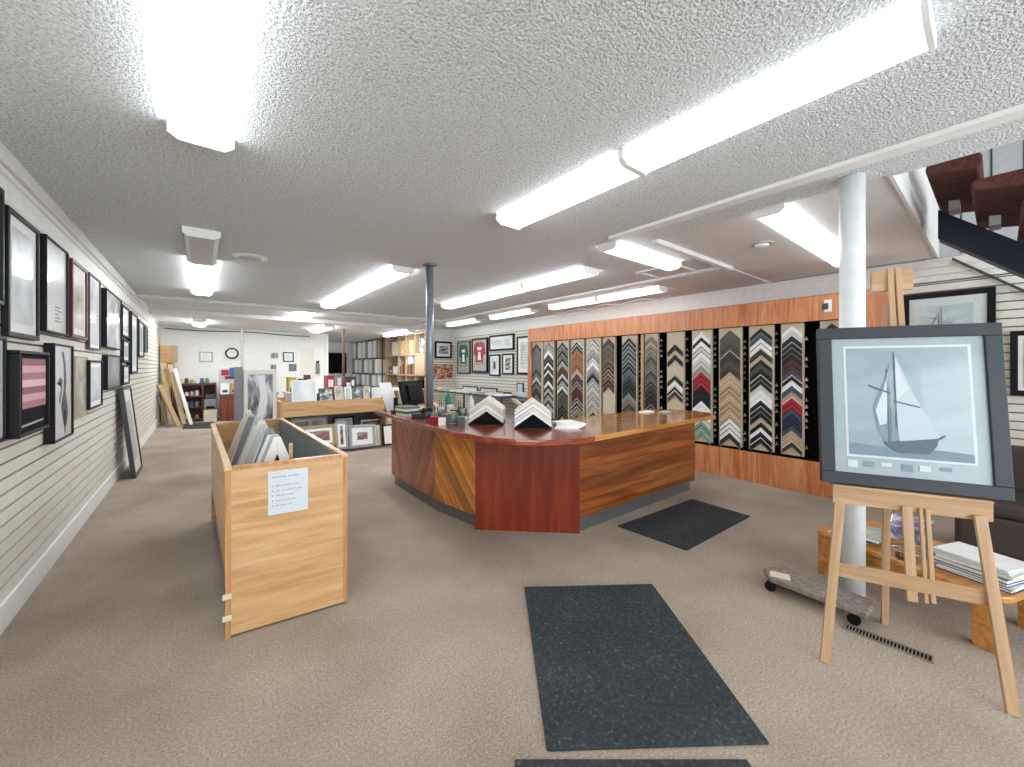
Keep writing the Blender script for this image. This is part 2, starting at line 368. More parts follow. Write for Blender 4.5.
# ============================================================ PICTURES
def art_mat(kind):
    if kind in _cache: return _cache[kind]
    S = {
     'pale': ([(.3, 'b9c6c9'), (.5, 'dfe6e6'), (.7, 'f0f2f0')], (2, 2, 2)),
     'fog': ([(.25, '8c979b'), (.5, 'c3ccd0'), (.75, 'e3e8ea')], (2.5, 2.5, 3)),
     'abstract': ([(.3, '54575a'), (.48, 'a7abae'), (.6, 'd9dbdc')], (5, 5, 3)),
     'sand': ([(.3, '9b9786'), (.5, 'c4c1ae'), (.7, 'd9d7c8')], (2, 2, 4)),
     'brownart': ([(.3, '3d2d28'), (.5, '86665c'), (.65, 'cbb8a9')], (9, 9, 9)),
     'greyblack': ([(.3, '1d2022'), (.5, '6b6f72'), (.7, 'a7abac')], (1.2, 1.2, 3)),
     'photo': ([(.35, '27292b'), (.5, '7c8082'), (.6, 'd7dad9')], (10, 10, 10)),
     'fall': ([(.38, '222226'), (.5, '6f6d73'), (.6, 'c7c7ca')], (9, 9, 2.5)),
     'sky': ([(.3, 'a3bcc3'), (.5, 'b4cad0'), (.7, 'cbdbde')], (3, 3, 4)),
     'nearblack': ([(.3, '060707'), (.7, '0d0e0f')], (3, 3, 3)),
     'magcover': ([(.4, '7a2f2c'), (.5, 'caa184'), (.6, '33406a')], (12, 12, 12)),
    }[kind]
    _cache[kind] = blotch('art_'+kind, S[0], S[1], coat=.25); return _cache[kind]
def picture(name, label, w, h, loc, rz, fm, fw=.03, depth=.03, mat_w=0, matm='paper', art='pale', tilt=0, cat='picture', group=None, draw=None, parent=None, off=0):
    """local: x across, z up from the bottom edge, back at y=0, front towards -y"""
    t = thing(name, label, cat, loc, rz, group)
    if tilt: t.rotation_euler = (tilt, 0, rz)
    f = mb(fm)
    f.box((-w/2, -depth, 0), (w/2, 0, fw)).box((-w/2, -depth, h-fw), (w/2, 0, h)).box((-w/2, -depth, fw), (-w/2+fw, 0, h-fw)).box((w/2-fw, -depth, fw), (w/2, 0, h-fw))
    f.obj('frame', t, bevel=min(.004, fw*.2))
    y = -max(depth*.6, depth-.0135)
    am = art_mat(art) if isinstance(art, str) else art
    if mat_w:
        mb(matm).box((-w/2+fw, y, fw), (w/2-fw, -.002, h-fw)).obj('mat_board', t)
        a0, a1, b0, b1 = -w/2+fw+mat_w, w/2-fw-mat_w, fw+mat_w, h-fw-mat_w
        y2 = y-.0015
    else:
        a0, a1, b0, b1 = -w/2+fw, w/2-fw, fw, h-fw; y2 = y
    p = MB().mat(am).box((a0, y2, b0), (a1, (y if mat_w else -.002), b1))
    if draw: draw(p, a0, a1, b0, b1, y2)
    p.obj('print', t)
    return t
def pl(p, m, pts, y, k=1): p.mat(M[m] if isinstance(m, str) else m).slabxz(pts, y-.0012*k, y-.0002)
def lerp(a, b, t): return a+(b-a)*t
def Q(a0, a1, b0, b1, pts): return [(lerp(a0, a1, x), lerp(b0, b1, z)) for x, z in pts]

def d_text(p, a0, a1, b0, b1, y):
    for i, zz in enumerate((.12, .16, .20, .24, .28)):
        pl(p, 'grey', Q(a0, a1, b0, b1, [(.45, zz), (.75-.06*(i % 3), zz), (.75-.06*(i % 3), zz+.015), (.45, zz+.015)]), y)
def d_sword(p, a0, a1, b0, b1, y):
    pl(p, 'dgrey', Q(a0, a1, b0, b1, [(.45, .93), (.55, .95), (.66, .82), (.70, .62), (.66, .5), (.8, .3), (.75, .14), (.62, .08), (.5, .2), (.42, .34), (.55, .5), (.58, .65), (.55, .82)]), y)
    pl(p, 'grey', Q(a0, a1, b0, b1, [(.2, .6), (.36, .66), (.42, .55), (.3, .42), (.36, .36), (.48, .5), (.5, .62)]), y)
    pl(p, 'black', Q(a0, a1, b0, b1, [(.56, .3), (.68, .28), (.62, .02)]), y, 2)
def d_pink(p, a0, a1, b0, b1, y):
    pl(p, 'lgrey', Q(a0, a1, b0, b1, [(.12, .07), (.88, .09), (.88, .115), (.12, .095)]), y)
    for i in range(7):
        z = .30+i*.092
        pl(p, plain(('b97a84', 'e3b3ba', '9c5a66', 'f0d0d2')[i % 4], .5), Q(a0, a1, b0, b1, [(.14, z), (.97, z), (.97, z+.093), (.14, z+.093)]), y)
def d_shirt(c, c2):
    def d(p, a0, a1, b0, b1, y):
        pl(p, c, Q(a0, a1, b0, b1, [(.12, .9), (.38, .97), (.5, .92), (.62, .97), (.88, .9), (.97, .55), (.8, .5), (.78, .2), (.22, .2), (.2, .5), (.03, .55)]), y)
        pl(p, c2, Q(a0, a1, b0, b1, [(.34, .78), (.66, .78), (.66, .68), (.34, .68)]), y, 2)
        pl(p, c2, Q(a0, a1, b0, b1, [(.42, .62), (.58, .62), (.64, .35), (.36, .35)]), y, 2)
        pl(p, 'beige', Q(a0, a1, b0, b1, [(.3, .28), (.7, .28), (.7, .22), (.3, .22)]), y, 2)
    return d
def d_band(p, a0, a1, b0, b1, y):
    pl(p, 'dgrey', Q(a0, a1, b0, b1, [(.3, .2), (.7, .25), (.65, .75), (.35, .8)]), y)
def d_doc(p, a0, a1, b0, b1, y):
    for i in range(6): pl(p, 'lgrey', Q(a0, a1, b0, b1, [(.12, .2+i*.1), (.88, .2+i*.1), (.88, .23+i*.1), (.12, .23+i*.1)]), y)
SK = dict(sail=plain('b4c2c7', .5), sail2=plain('c3ced1', .5), sail3=plain('768b94', .5), hull=plain('505f68', .5), sea=plain('70868f', .5), rope=plain('54626a', .5), matc=plain('98a8ab', .5, 0, .3), skyc=blotch('ship_sky', [(.3, '7f9399'), (.5, '8ca0a6'), (.75, '9aacb0')], (3, 3, 4)))
def d_ship(p, a0, a1, b0, b1, y):
    q = lambda pts: Q(a0, a1, b0, b1, pts)
    pl(p, SK['sea'], q([(0, 0), (1, 0), (1, .07), (.7, .09), (.35, .085), (0, .11)]), y)
    pl(p, SK['rope'], q([(.405, .13), (.42, .13), (.415, .96), (.41, .96)]), y, 3)
    pl(p, SK['rope'], q([(.34, .13), (.35, .13), (.35, .80), (.343, .80)]), y, 3)
    pl(p, SK['sail'], q([(.425, .93), (.55, .60), (.76, .19), (.43, .15), (.40, .45)]), y, 2)
    pl(p, SK['sail2'], q([(.42, .90), (.52, .62), (.42, .5)]), y, 3)
    pl(p, SK['rope'], q([(.40, .50), (.61, .45), (.61, .462), (.40, .512)]), y, 4)
    pl(p, SK['sail3'], q([(.36, .80), (.38, .86), (.30, .64), (.22, .45), (.25, .25), (.31, .13), (.37, .14), (.37, .5)]), y, 2)
    pl(p, SK['sail2'], q([(.36, .78), (.31, .60), (.24, .42), (.27, .28), (.33, .3)]), y, 3)
    pl(p, SK['rope'], q([(.19, .64), (.37, .57), (.37, .585), (.19, .655)]), y, 4)
    pl(p, SK['sail3'], q([(.43, .15), (.37, .45), (.36, .15)]), y, 4)
    pl(p, SK['hull'], q([(.29, .135), (.5, .15), (.74, .19), (.72, .12), (.66, .05), (.42, .045), (.34, .09)]), y, 5)
    pl(p, SK['rope'], q([(.74, .19), (.79, .22), (.795, .212), (.75, .18)]), y, 5)
    for i, x in enumerate((-.02, .12, .27, .44, .58, .74)):
        pl(p, SK['sail3'] if i % 2 else SK['sail2'], q([(x, -.055), (x+.09, -.055), (x+.09, -.12+.015*(i % 3)), (x, -.12+.015*(i % 3))]), y+.0015)

# left slat wall: (name, u0, v0top, u1, v1bottom-left, frame, depth ...)
XL = -.80
def leftpic(u0, vt, u1, vb, label, fm, fw, depth, mat_w, art, draw=None, matm='paper', xl=None, group=None):
    d = depth; x = LX+.002+d
    a = onX(u0, vt, x); b = onX(u1, vt, x); bot = onX(u0, vb, x).z
    w_ = b.y-a.y; h_ = a.z-bot
    return picture('picture', label, w_, h_, (LX+.002, (a.y+b.y)/2, bot), R(90), fm, fw, d, mat_w, matm, art, draw=draw, group=group)
leftpic(-40, 150, 5, 292, 'cream picture with a thin dark frame, upper row at the picture edge nearest us', 'black', .025, .03, .05, 'sand')
leftpic(9, 205, 40, 336, 'tall dark framed picture with glossy blue-white glass, upper row left of the deep white one', 'black', .03, .03, .06, 'fog')
leftpic(47, 234, 69, 331, 'deep black shadow box with white face and small script writing', 'black', .012, .05, 0, plain('d9dddb', .3, 0, .4), d_text)
leftpic(73, 258, 88, 337, 'maroon framed picture with pale mat in the upper row', 'maroon', .03, .05, .06, 'sand')
leftpic(90, 272, 101, 349, 'narrow black framed pale picture directly right of the maroon one', 'dgrey', .02, .03, .03, 'pale')
leftpic(107, 288, 122, 347, 'deep black canvas frame with cloudy grey abstract in the upper row', 'black', .012, .06, 0, 'abstract')
leftpic(123, 304, 130, 336, 'small dark framed picture, upper one of the stack past the cloudy abstract', 'black', .03, .04, .05, 'pale')
leftpic(124, 339, 130, 362, 'small dark framed picture, middle one of the stack past the cloudy abstract', 'black', .03, .04, .05, 'fog')
leftpic(124, 365, 130, 385, 'small dark framed picture, lowest of the stack past the cloudy abstract', 'black', .03, .04, .05, 'pale')
leftpic(132, 311, 138, 374, 'tall black framed white picture near the far end of the left wall', 'black', .04, .06, .08, 'pale')
leftpic(139.5, 319, 144.5, 357, 'second to last picture on the left wall, black frame', 'black', .04, .05, .06, 'fog')
leftpic(145.5, 325, 148, 352, 'last small picture at the far end of the left wall', 'dgrey', .04, .05, 0, 'greyblack')
leftpic(-40, 330, 7.5, 458, 'pale blue picture with black frame, lower row at the edge nearest us', 'black', .02, .03, .0, 'pale')
leftpic(20, 350, 50, 439, 'deep black framed picture with small pink striped print', 'black', .02, .07, 0, M['blackmatte'], d_pink)
leftpic(55, 343, 74, 444, 'deep black framed white picture of a grey sword-like shape', 'black', .015, .055, .0, plain('e2e3e4', .4, 0, .4), d_sword)
leftpic(76, 356, 88, 420, 'frameless beige and grey picture between the white sword picture and thin black frame', 'beige', .008, .02, 0, 'sand')
leftpic(90.5, 360, 103, 410, 'thin black framed white picture in the lower row', 'black', .02, .04, .05, 'pale')
leftpic(108, 355, 122, 390, 'black edged picture fading grey to dark, lower row under the cloudy abstract', 'black', .012, .05, 0, 'greyblack')
t = thing('leaning_frame', 'long tall grey and black frame leaning against the left wall slats', 'frame', (LX+.15, 7.62, 0), R(90))
t.rotation_euler = (R(-6), 0, R(90))
mb('dgrey').box((-.38, -.05, 0), (.38, 0, .04)).box((-.38, -.05, 1.19), (.38, 0, 1.23)).box((-.38, -.05, .04), (-.34, 0, 1.19)).box((.34, -.05, .04), (.38, 0, 1.19)).obj('frame', t, bevel=.004)
mb('offwhite').box((-.34, -.034, .04), (.34, -.004, 1.19)).mat(M['lgrey']).box((-.2, -.036, .2), (.2, -.034, 1.03)).obj('print', t)

# right wall pictures
def rightpic(u0, vt, u1, vb, label, fm, fw, depth, mat_w, art, draw=None, matm='paper'):
    x = RX-.002-depth
    um = (u0+u1)/2; a = onX(u0, vt, x); b = onX(u1, vt, x); zt = onX(um, vt, x).z; zb = onX(um, vb, x).z
    return picture('picture', label, a.y-b.y, zt-zb, (RX-.002, (a.y+b.y)/2, zb), R(-90), fm, fw, depth, mat_w, matm, art, draw=draw)
rightpic(457, 341, 469.5, 374, 'framed green and white sports shirt on the right slatted wall', 'dgrey', .03, .05, .04, plain('9aa8a2', .6, 0, .3), d_shirt('green', 'white'), 'grey')
rightpic(471.5, 338, 487, 373, 'framed red sports shirt beside the green one', 'black', .03, .06, .04, plain('bdb9b0', .6, 0, .3), d_shirt('red', 'white'), 'dgrey')
rightpic(489, 334.5, 513.5, 350.5, 'wide black framed landscape picture on the right slatted wall', 'black', .05, .04, .08, 'pale')
rightpic(489, 354.5, 499.5, 376, 'upright black framed document, left one under the wide landscape picture', 'black', .04, .04, .07, 'pale', d_band)
rightpic(502, 353.5, 513, 374.5, 'upright black framed dark print, right one under the wide landscape picture', 'black', .04, .04, .08, 'photo')
rightpic(516.5, 336, 531, 374.5, 'tall black framed picture partly behind the wood display post', 'black', .05, .04, .10, 'pale', d_doc)
rightpic(516.5, 383, 523, 396, 'small green edged picture low beside the wood display post', 'green', .03, .03, .04, 'pale')
rightpic(902, 291, 996, 352, 'black framed pale ship picture on the wall behind the easel', 'black', .06, .04, .09, 'sky', d_ship, plain('d5e2e4', .5))
rightpic(1010, 330, 1060, 396, 'black framed brownish picture on slatted wall right of the easel picture', 'black', .05, .04, .03, 'sand')
# stub wall
def backpic(u0, vt, u1, vb, y, label, fm, fw, depth, mat_w, art, draw=None, matm='paper', name='picture', cat='picture'):
    a = onY(u0, vt, y-depth); b = onY(u1, vb, y-depth)
    return picture(name, label, b.x-a.x, a.z-b.z, ((a.x+b.x)/2, y, b.z), 0, fm, fw, depth, mat_w, matm, art, draw=draw, cat=cat)
backpic(435, 341, 452, 358.5, 11.178, 'black framed landscape photo on the short slatted wall beside the grey pole', 'black', .06, .04, .09, 'photo')
p = backpic(433, 364, 453, 379, 11.178, 'reddish brown collage below the black framed landscape photo', 'beige', .01, .04, 0, blotch('collage', [(.35, '5b2a22'), (.5, 'c0704f'), (.62, 'e2d2c0')], (10, 10, 14)))
# rear wall
backpic(199, 351.5, 213, 362, BY, 'pale framed picture left of the wall clock', 'lgrey', .04, .03, .03, 'pale')
backpic(283, 352, 294, 362, BY, 'blue-grey framed certificate on the rear wall', 'dgrey', .04, .03, .03, 'pale', d_doc)
backpic(289, 364, 296.5, 371, BY, 'small dark square picture below the certificate', 'dgrey', .02, .02, 0, 'greyblack')
backpic(270, 352, 279, 359, BY, 'small dark photo left of the certificate, upper of two', 'white', .02, .02, 0, 'photo')
backpic(270, 364, 277, 370, BY, 'small dark photo left of the certificate, lower of two', 'white', .02, .02, 0, 'photo')
cp = onY(232, 353.3, BY-.03)
t = thing('wall_clock', 'round white wall clock with black rim on the rear wall', 'clock', (cp.x, BY-.0, cp.z))
m_ = MB(); m_.X = Matrix.Rotation(R(90), 4, 'X')
m_.mat(M['black']).lathe([(.165, 0), (.165, .04), (.125, .045), (.125, .03)], n=28).obj('rim', t)
m_ = MB(); m_.X = Matrix.Rotation(R(90), 4, 'X'); m_.mat(M['white']).lathe([(.126, .001), (.126, .034)], n=28).obj('face', t)
mb('black').bar((0, -.042, 0), (.05, -.042, .06), .012, .004).obj('hour_hand', t); mb('black').bar((0, -.044, 0), (-.03, -.044, .11), .008, .004).obj('minute_hand', t)
ep = onY(318, 372, BY-.1)
t = thing('fire_extinguisher', 'small dark fire extinguisher hanging right of the rear door', 'extinguisher', (ep.x, BY-.08, ep.z-.05))
mb('grey').lathe([(.05, 0), (.06, .03), (.06, .3), (.03, .36)], n=14).obj('cylinder', t, smooth=True); mb('black').box((-.05, -.02, .36), (.04, .02, .42)).obj('handle', t)

# ============================================================ FLOOR MATS
def matpoly(pts, label, t_=.012):
    o = mb('mat').prism(pts, 0.0005, t_).obj('floor_mat', bevel=.005); tag(o, label, 'mat'); return o
matpoly([(1.71, 2.01), (2.42, 1.49), (1.76, .57), (1.05, 1.10)], 'large charcoal rubber mat alone in the middle of the open carpet')
matpoly([(3.05, 2.24), (4.33, 2.17), (4.29, 1.56), (3.09, 1.59)], 'dark marbled mat lying along the plank front of the counter')
matpoly([(.93, 1.15), (1.62, .60), (1.0, -.25), (.3, .3)], 'charcoal mat just cut off at the bottom, nearest to us')
matpoly([(-.38, 12.3), (.2, 12.0), (.25, 13.3), (-.35, 13.4)], 'small dark brown mat on the floor before the rear work shelf')

# ============================================================ PRINT BIN
FL, FR, BL, BR_ = Vector((.10, 2.66)), Vector((.72, 2.59)), Vector((.07, 4.8)), Vector((.68, 4.86))
t = thing('print_bin', 'long waist-high oak print bin with white paper notice on its end', 'display bin', (0, 0, 0))
TZ = .94
ang = math.atan2(FR.y-FL.y, FR.x-FL.x); wF = (FR-FL).length
mb('oak').box((.022, 0, .012), (wF-.0, .022, TZ-.01)).obj('end_panel', t, loc=(FL.x, FL.y, 0), rz=ang)
mb('oakedge').box((0, -.004, .0), (.026, .03, TZ-.012)).obj('corner_post', t, loc=(FL.x, FL.y, 0), rz=ang)
def side(a, b, z0, z1, th, m_, nm, par):
    a = Vector(a); b = Vector(b); d = (b-a).normalized(); nrm = Vector((-d.y, d.x))*th
    return mb(m_).prism([tuple(a), tuple(b), tuple(b+nrm), tuple(a+nrm)], z0, z1).obj(nm, par)
side((FL.x, FL.y+.03), (BL.x, BL.y), .36, TZ-.01, -.02, 'oaky', 'side_panel', t)
side((FL.x+.03, FL.y+.03), (BL.x+.03, BL.y), .0, .36, -.02, 'felt', 'lower_side', t)
side((FR.x, FR.y+.03), (BR_.x, BR_.y), .012, TZ-.01, .02, 'oaky', 'side_panel', t)
side((BL.x, BL.y), (BR_.x, BR_.y), .012, TZ-.01, -.02, 'oak', 'back_panel', t)
mb('felt').prism([(FL.x+.03, FL.y+.04), (FR.x-.03, FR.y+.04), (BR_.x-.03, BR_.y-.03), (BL.x+.03, BL.y-.03)], .55, .60).obj('felt_floor', t)
fr = .03
side((FL.x-.004, FL.y-.006), (BL.x-.004, BL.y), TZ-.012, TZ+.008, -.034, 'oaky', 'top_rail', t)
side((FR.x+.004, FR.y-.006), (BR_.x+.004, BR_.y), TZ-.012, TZ+.008, .034, 'oaky', 'top_rail', t)
mb('oakedge').box((.034, -.006, TZ-.012), (wF-.03, .03, TZ+.008)).obj('top_rail', t, loc=(FL.x, FL.y, 0), rz=ang)
side((BL.x+.035, BL.y), (BR_.x-.035, BR_.y), TZ-.012, TZ+.008, -.03, 'oaky', 'top_rail', t)
mb('oakedge').box((wF-.02, -.004, .012), (wF+.004, .0, TZ-.014)).obj('corner_strip', t, loc=(FL.x, FL.y, 0), rz=ang)
for z in (.10, .22): mb('cream').box((-.012, -.010, z), (.03, -.004, z+.03)).obj('latch', t, loc=(FL.x, FL.y, 0), rz=ang)
# lining: dark felt inner faces
side((FR.x-.022, FR.y+.05), (BR_.x-.022, BR_.y-.03), .60, TZ-.02, .004, 'felt', 'felt_lining', t)
# notice
n0 = thing('paper_notice', 'white paper notice with heading and bullet list taped to the bin end', 'notice', (FL.x, FL.y, 0), ang)
nx0, nx1, nz0, nz1 = .20, .405, .64, .893
pp = mb(plain('cdd5da', .6)).box((nx0, -.0035, nz0), (nx1, -.0008, nz1)).obj('sheet', n0)
ink = plain('4a5f8c', .6); ink2 = plain('6a7078', .6)
def word_row(parent, x, z, words_, h_, m_, nm='lettering'):
    """illegible small print: each word a row of upright letter strokes joined by a baseline stroke"""
    b = mb(m_)
    for wl in words_:
        for j in range(wl):
            xx = x+j*h_*.62; t_ = h_*(1, .7, .7, .9, .6)[(j*3+wl) % 5]
            b.box((xx, -.0042, z), (xx+h_*.2, -.0035, z+t_)).box((xx, -.0042, z+t_*.45), (xx+h_*.48, -.0035, z+t_*.62))
        x += wl*h_*.62+h_*.45
    return b.obj(nm, parent)
word_row(n0, nx0+.020, nz1-.040, (7, 3, 8), .0115, ink)
for i, ws_ in enumerate(((5, 8, 6), (4, 4, 7, 6), (7, 3, 5), (5, 2, 9), (3, 6, 4))):
    mb(ink).box((nx0+.018, -.0042, nz1-.088-i*.029), (nx0+.024, -.0035, nz1-.082-i*.029)).obj('bullet', n0)
    word_row(n0, nx0+.038, nz1-.090-i*.029, ws_, .0095, ink2)
# prints filed in bin: leaning sleeves, a row receding
random.seed(3)
pal = ['offwhite', 'lgrey', 'paper', 'grey', 'white', 'lgrey', 'cream', 'offwhite']
names = ['off-white mat', 'light grey mat', 'white mat', 'dark grey mat', 'bright white mat', 'silver mat', 'ivory mat', 'pale mat']
ordn = ['frontmost', 'second', 'third', 'fourth', 'fifth', 'sixth', 'seventh', 'eighth', 'ninth', 'tenth', 'eleventh', 'twelfth', 'thirteenth', 'fourteenth', 'fifteenth', 'sixteenth', 'seventeenth', 'eighteenth', 'nineteenth', 'twentieth', 'twenty-first', 'twenty-second']
def arch(w, h, th, y0, y1, b):
    return b.slabxz([(-w, 0), (-w*.12, h), (w*.12, h), (w, 0), (w-th*1.15, 0), (w*.04, h-th*1.1), (-w*.04, h-th*1.1), (-w+th*1.15, 0)][::1][:4]+[(w-th*1.2, 0), (0, h-th*1.25), (-w+th*1.2, 0)], y0, y1)
for i in range(17):
    y = 2.86+i*.088
    x = .375-.004*i+.010*math.sin(i*2.1); w_ = .18+.01*math.sin(i*1.7); h_ = .45+.025*math.sin(i*2.9)+.003*i
    j = i % 8
    o = thing('corner_mat_sample', '%s peaked mat corner sample from the front in the oak bin, %s' % (ordn[i], names[j].replace(' mat', '')), 'mat sample', (x, y, .601), 0, 'peaked mat corner samples in the oak bin')
    o.rotation_euler = (R(-14-3*math.sin(i*1.3)), 0, R(-6+3*math.sin(i*1.9)))
    m1 = mb(pal[j]); 
    def leg(b, sx, y0, y1, t0=0):
        b.slabxz([(sx*(w_+.0), 0), (sx*(w_-.055), 0), (-sx*.0, h_-.11), (0, h_), (sx*.02, h_)] if sx > 0 else [(-w_, 0), (-w_+.055, 0), (0, h_-.11), (0, h_), (-.02, h_)], y0, y1)
    leg(m1, 1, -.02, 0); leg(m1, -1, -.02, 0); m1.obj('mat_corner', o, bevel=.003)
    m2 = mb(pal[(j+3) % 8]); leg(m2, 1, .012, .03); leg(m2, -1, .012, .03); m2.obj('backing_corner', o)
    if i == 0: mb('black').slabxz([(-.12, .01), (.12, .01), (0, .34)], .032, .036).obj('arch_shade', o)  # black sheet standing in for the shade inside the front arch
o = tag(mb('easelx').box((0, 0, 0), (.05, .02, .42)).obj('wooden_divider', loc=(.44, 2.735, .6005), rz=R(80)), 'small orange wooden divider beside the filed prints in the bin', 'divider')
p = mb('white').tube([(.55, 2.85, .72), (.62, 2.80, .80), (.66, 2.78, .72), (.67, 2.78, .62)], .006, 6)
tag(p.obj('wire_holder'), 'bent white wire holder inside the bin front right corner', 'holder')

# ============================================================ POSTER STAND behind the bin
t = thing('poster_stand', 'upright poster stand with black and white waterfall poster behind the oak bin', 'display stand', (.595, 6.3, 0))
mb('grey').box((-.24, .0, .06), (-.17, .45, 1.50)).obj('side_board', t); mb('lgrey').box((-.17, .06, .06), (.22, .10, 1.46)).obj('back_board', t)
mb('dgrey').box((-.26, -.05, 0), (.28, .5, .06)).obj('base', t)
f = mb('offwhite').box((-.16, .0, .1), (.22, .03, .16)).box((-.16, 0, 1.40), (.22, .03, 1.46)).box((-.16, 0, .16), (-.115, .03, 1.4)).box((.175, 0, .16), (.22, .03, 1.4)); f.obj('poster_frame', t)
MB().mat(art_mat('fall')).box((-.115, .01, .16), (.175, .03, 1.4)).mat(plain('dfdfe2', .4)).slabxz([(-.0, 1.38), (.08, 1.39), (.11, 1.0), (.06, .8), (.12, .5), (.0, .4), (-.02, .8), (.03, 1.1)], .0085, .01).obj('poster', t)

# ============================================================ SECOND BIN (low oak display with frames below)
BX0, BX1, B2 = 1.03, 2.74, 7.30
t = thing('frame_bin', 'wide oak display bin with prints on top and frames stored under it', 'display bin')
mb('oak').box((BX0, B2, .67), (BX1, B2+.025, .92)).obj('front_board', t, bevel=.003)
mb('oakedge').box((BX0-.04, B2-.005, 0), (BX0, B2+1.1, .93)).obj('side_panel', t); mb('oakedge').box((BX1, B2-.005, 0), (BX1+.03, B2+1.1, .93)).obj('side_panel', t)
mb('oak').box((BX0, B2+1.07, 0), (BX1, B2+1.1, .93)).obj('back_panel', t)
mb('felt').box((BX0, B2+.025, .66), (BX1, B2+1.07, .69)).obj('tray', t)
mb('felt').box((BX0, B2+.75, 0), (BX1, B2+.78, .66)).obj('inner_divider', t)
def leanpic(label, x, y, w, h, fm, fw, mat_w, art, z=0, tilt=-12, rz=0, name='leaning_frame', depth=.025, draw=None):
    o = picture(name, label, w, h, (x, y, z+.0), rz, fm, fw, depth, mat_w, 'paper', art, tilt=R(tilt), cat='frame', draw=draw)
    o.location.z = z+depth*abs(math.sin(R(tilt)))*0+.0
    return o
def p2(u, y): return onY(u, 400, y).x
yl = 7.18
def lf(label, u0, u1, vt, vb, y, *a, **k):
    b0 = onY(u0, vb, y); b1 = onY(u1, vt, y); return leanpic(label, (b0.x+b1.x)/2, y, b1.x-b0.x, max(.1, b1.z-max(0, b0.z)), *a, z=max(.001, b0.z), **k)
lf('brown wood framed art leaning under the oak display, leftmost of the front row', 303, 336, 424, 449, yl, 'tan', .05, .05, 'brownart')
lf('silver framed dark print between the brown and the white framed art', 336, 348.5, 421, 450, yl+.03, 'silver', .04, .04, 'brownart')
lf('white and silver framed print of trees leaning in the middle of the low display', 349.5, 375.5, 423.5, 449, yl, 'silver', .05, .09, 'brownart', rz=R(-4))
lf('slim cream framed picture right of the white and silver framed one', 374, 381, 425, 446, yl+.06, 'cream', .03, .02, 'sand')
lf('black framed white print at the right end under the display', 383, 394, 424, 446, yl-.08, 'black', .03, .03, plain('eef0f2', .5))
lf('wide pale framed print in the back row left under the display', 291, 328, 416, 440, 7.62, 'lgrey', .04, .03, 'abstract')
lf('black framed pale print in the back row middle under the display', 334, 355, 416, 440, 7.62, 'black', .03, .03, 'fog')
lf('dark framed picture in the back row right under the display', 360, 383, 417, 440, 7.62, 'dgrey', .03, .03, 'greyblack')
# prints above
specs = [(292, 317, 380, 'big white matted document leaning at the left end on the oak display', 'paper', 'pale'), (319, 334, 388, 'short dark edged print on the oak display next to the white document', 'dgrey', 'photo'),
         (335, 343, 386, 'cream sleeve on the oak display, left of the red box', 'cream', 'sand'), (345, 352, 387, 'small white sleeve on the oak display, under the red box', 'white', 'fog'),
         (353, 362, 388, 'grey matted print on the oak display, middle right', 'grey', 'photo'), (364, 370, 386, 'slim cream print on the oak display, right of the grey one', 'cream', 'sand'), (371, 383, 386, 'lilac and white print at the right end of the oak display', 'purple', 'pale')]
for u0, u1, vt, lb, fm, art in specs:
    b0 = onY(u0, 400, 7.42); b1 = onY(u1, vt, 7.42)
    leanpic(lb, (b0.x+b1.x)/2, 7.42, b1.x-b0.x, b1.z-.69, fm, .02, 0, art, z=.6905, tilt=-8, name='matted_print')
for k in range(16):
    x = 1.2+k*.095; o = tag(mb(('offwhite', 'brown', 'white', 'lgrey', 'tan', 'cream', 'grey')[k % 7]).box((-.035, 0, 0), (.03, .30, .36+.05*math.sin(k*2))).obj('print_folder', loc=(x, 7.66+.04*math.sin(k), .6905), rz=R(3*math.sin(k*1.3))),
        'print folder standing in the second row on the oak display, %s from the left' % ordn[k].replace('frontmost', 'first'), 'folder', 'print folders on the oak display')
# work table beyond with boxes
t = thing('work_table', 'long work table with boxes standing behind the oak display bin', 'table')
mb('white').box((1.4, 9.1, .92), (4.0, 10.0, .96)).obj('tabletop', t)
for x in (1.45, 3.92):
    for y in (9.14, 9.93): mb('lgrey').box((x-.02, y-.02, 0), (x+.02, y+.02, .92)).obj('leg', t)
for i, (u0, u1, vt, vb, c, lb) in enumerate([(326.5, 335, 371, 381, 'red', 'red white box on the work table under the brown pole'), (336, 343, 369, 381, 'grey', 'grey box on the work table right of the red box'), (345, 352, 376.5, 388, 'maroon', 'small red box on the work table behind the prints'), (343, 357, 373, 377, 'dgrey', 'long dark box on the work table'), (306, 311, 370, 377, 'brown', 'little brown bottle shaped box on the work table left end'), (288, 297, 373, 380, 'yellow', 'yellow box at the left end of the work table'), (300, 305, 375, 380, 'green', 'small green box on the work table')]):
    yy_ = 9.15+.42*(i % 2); a = onY(u0, vt, yy_); b = onY(u1, vb, yy_)
    o = thing('storage_box', lb, 'box', ((a.x+b.x)/2, yy_, .9605)); h_ = max(.07, (a.z-.96)*.78); w_ = (b.x-a.x)*.9
    mb(c).box((-w_/2, 0, 0), (w_/2, .3, h_)).obj('carton', o, bevel=.005); mb('paper').box((-w_/3, -.002, h_*.3), (w_/3, 0, h_*.75)).obj('paper_label', o)

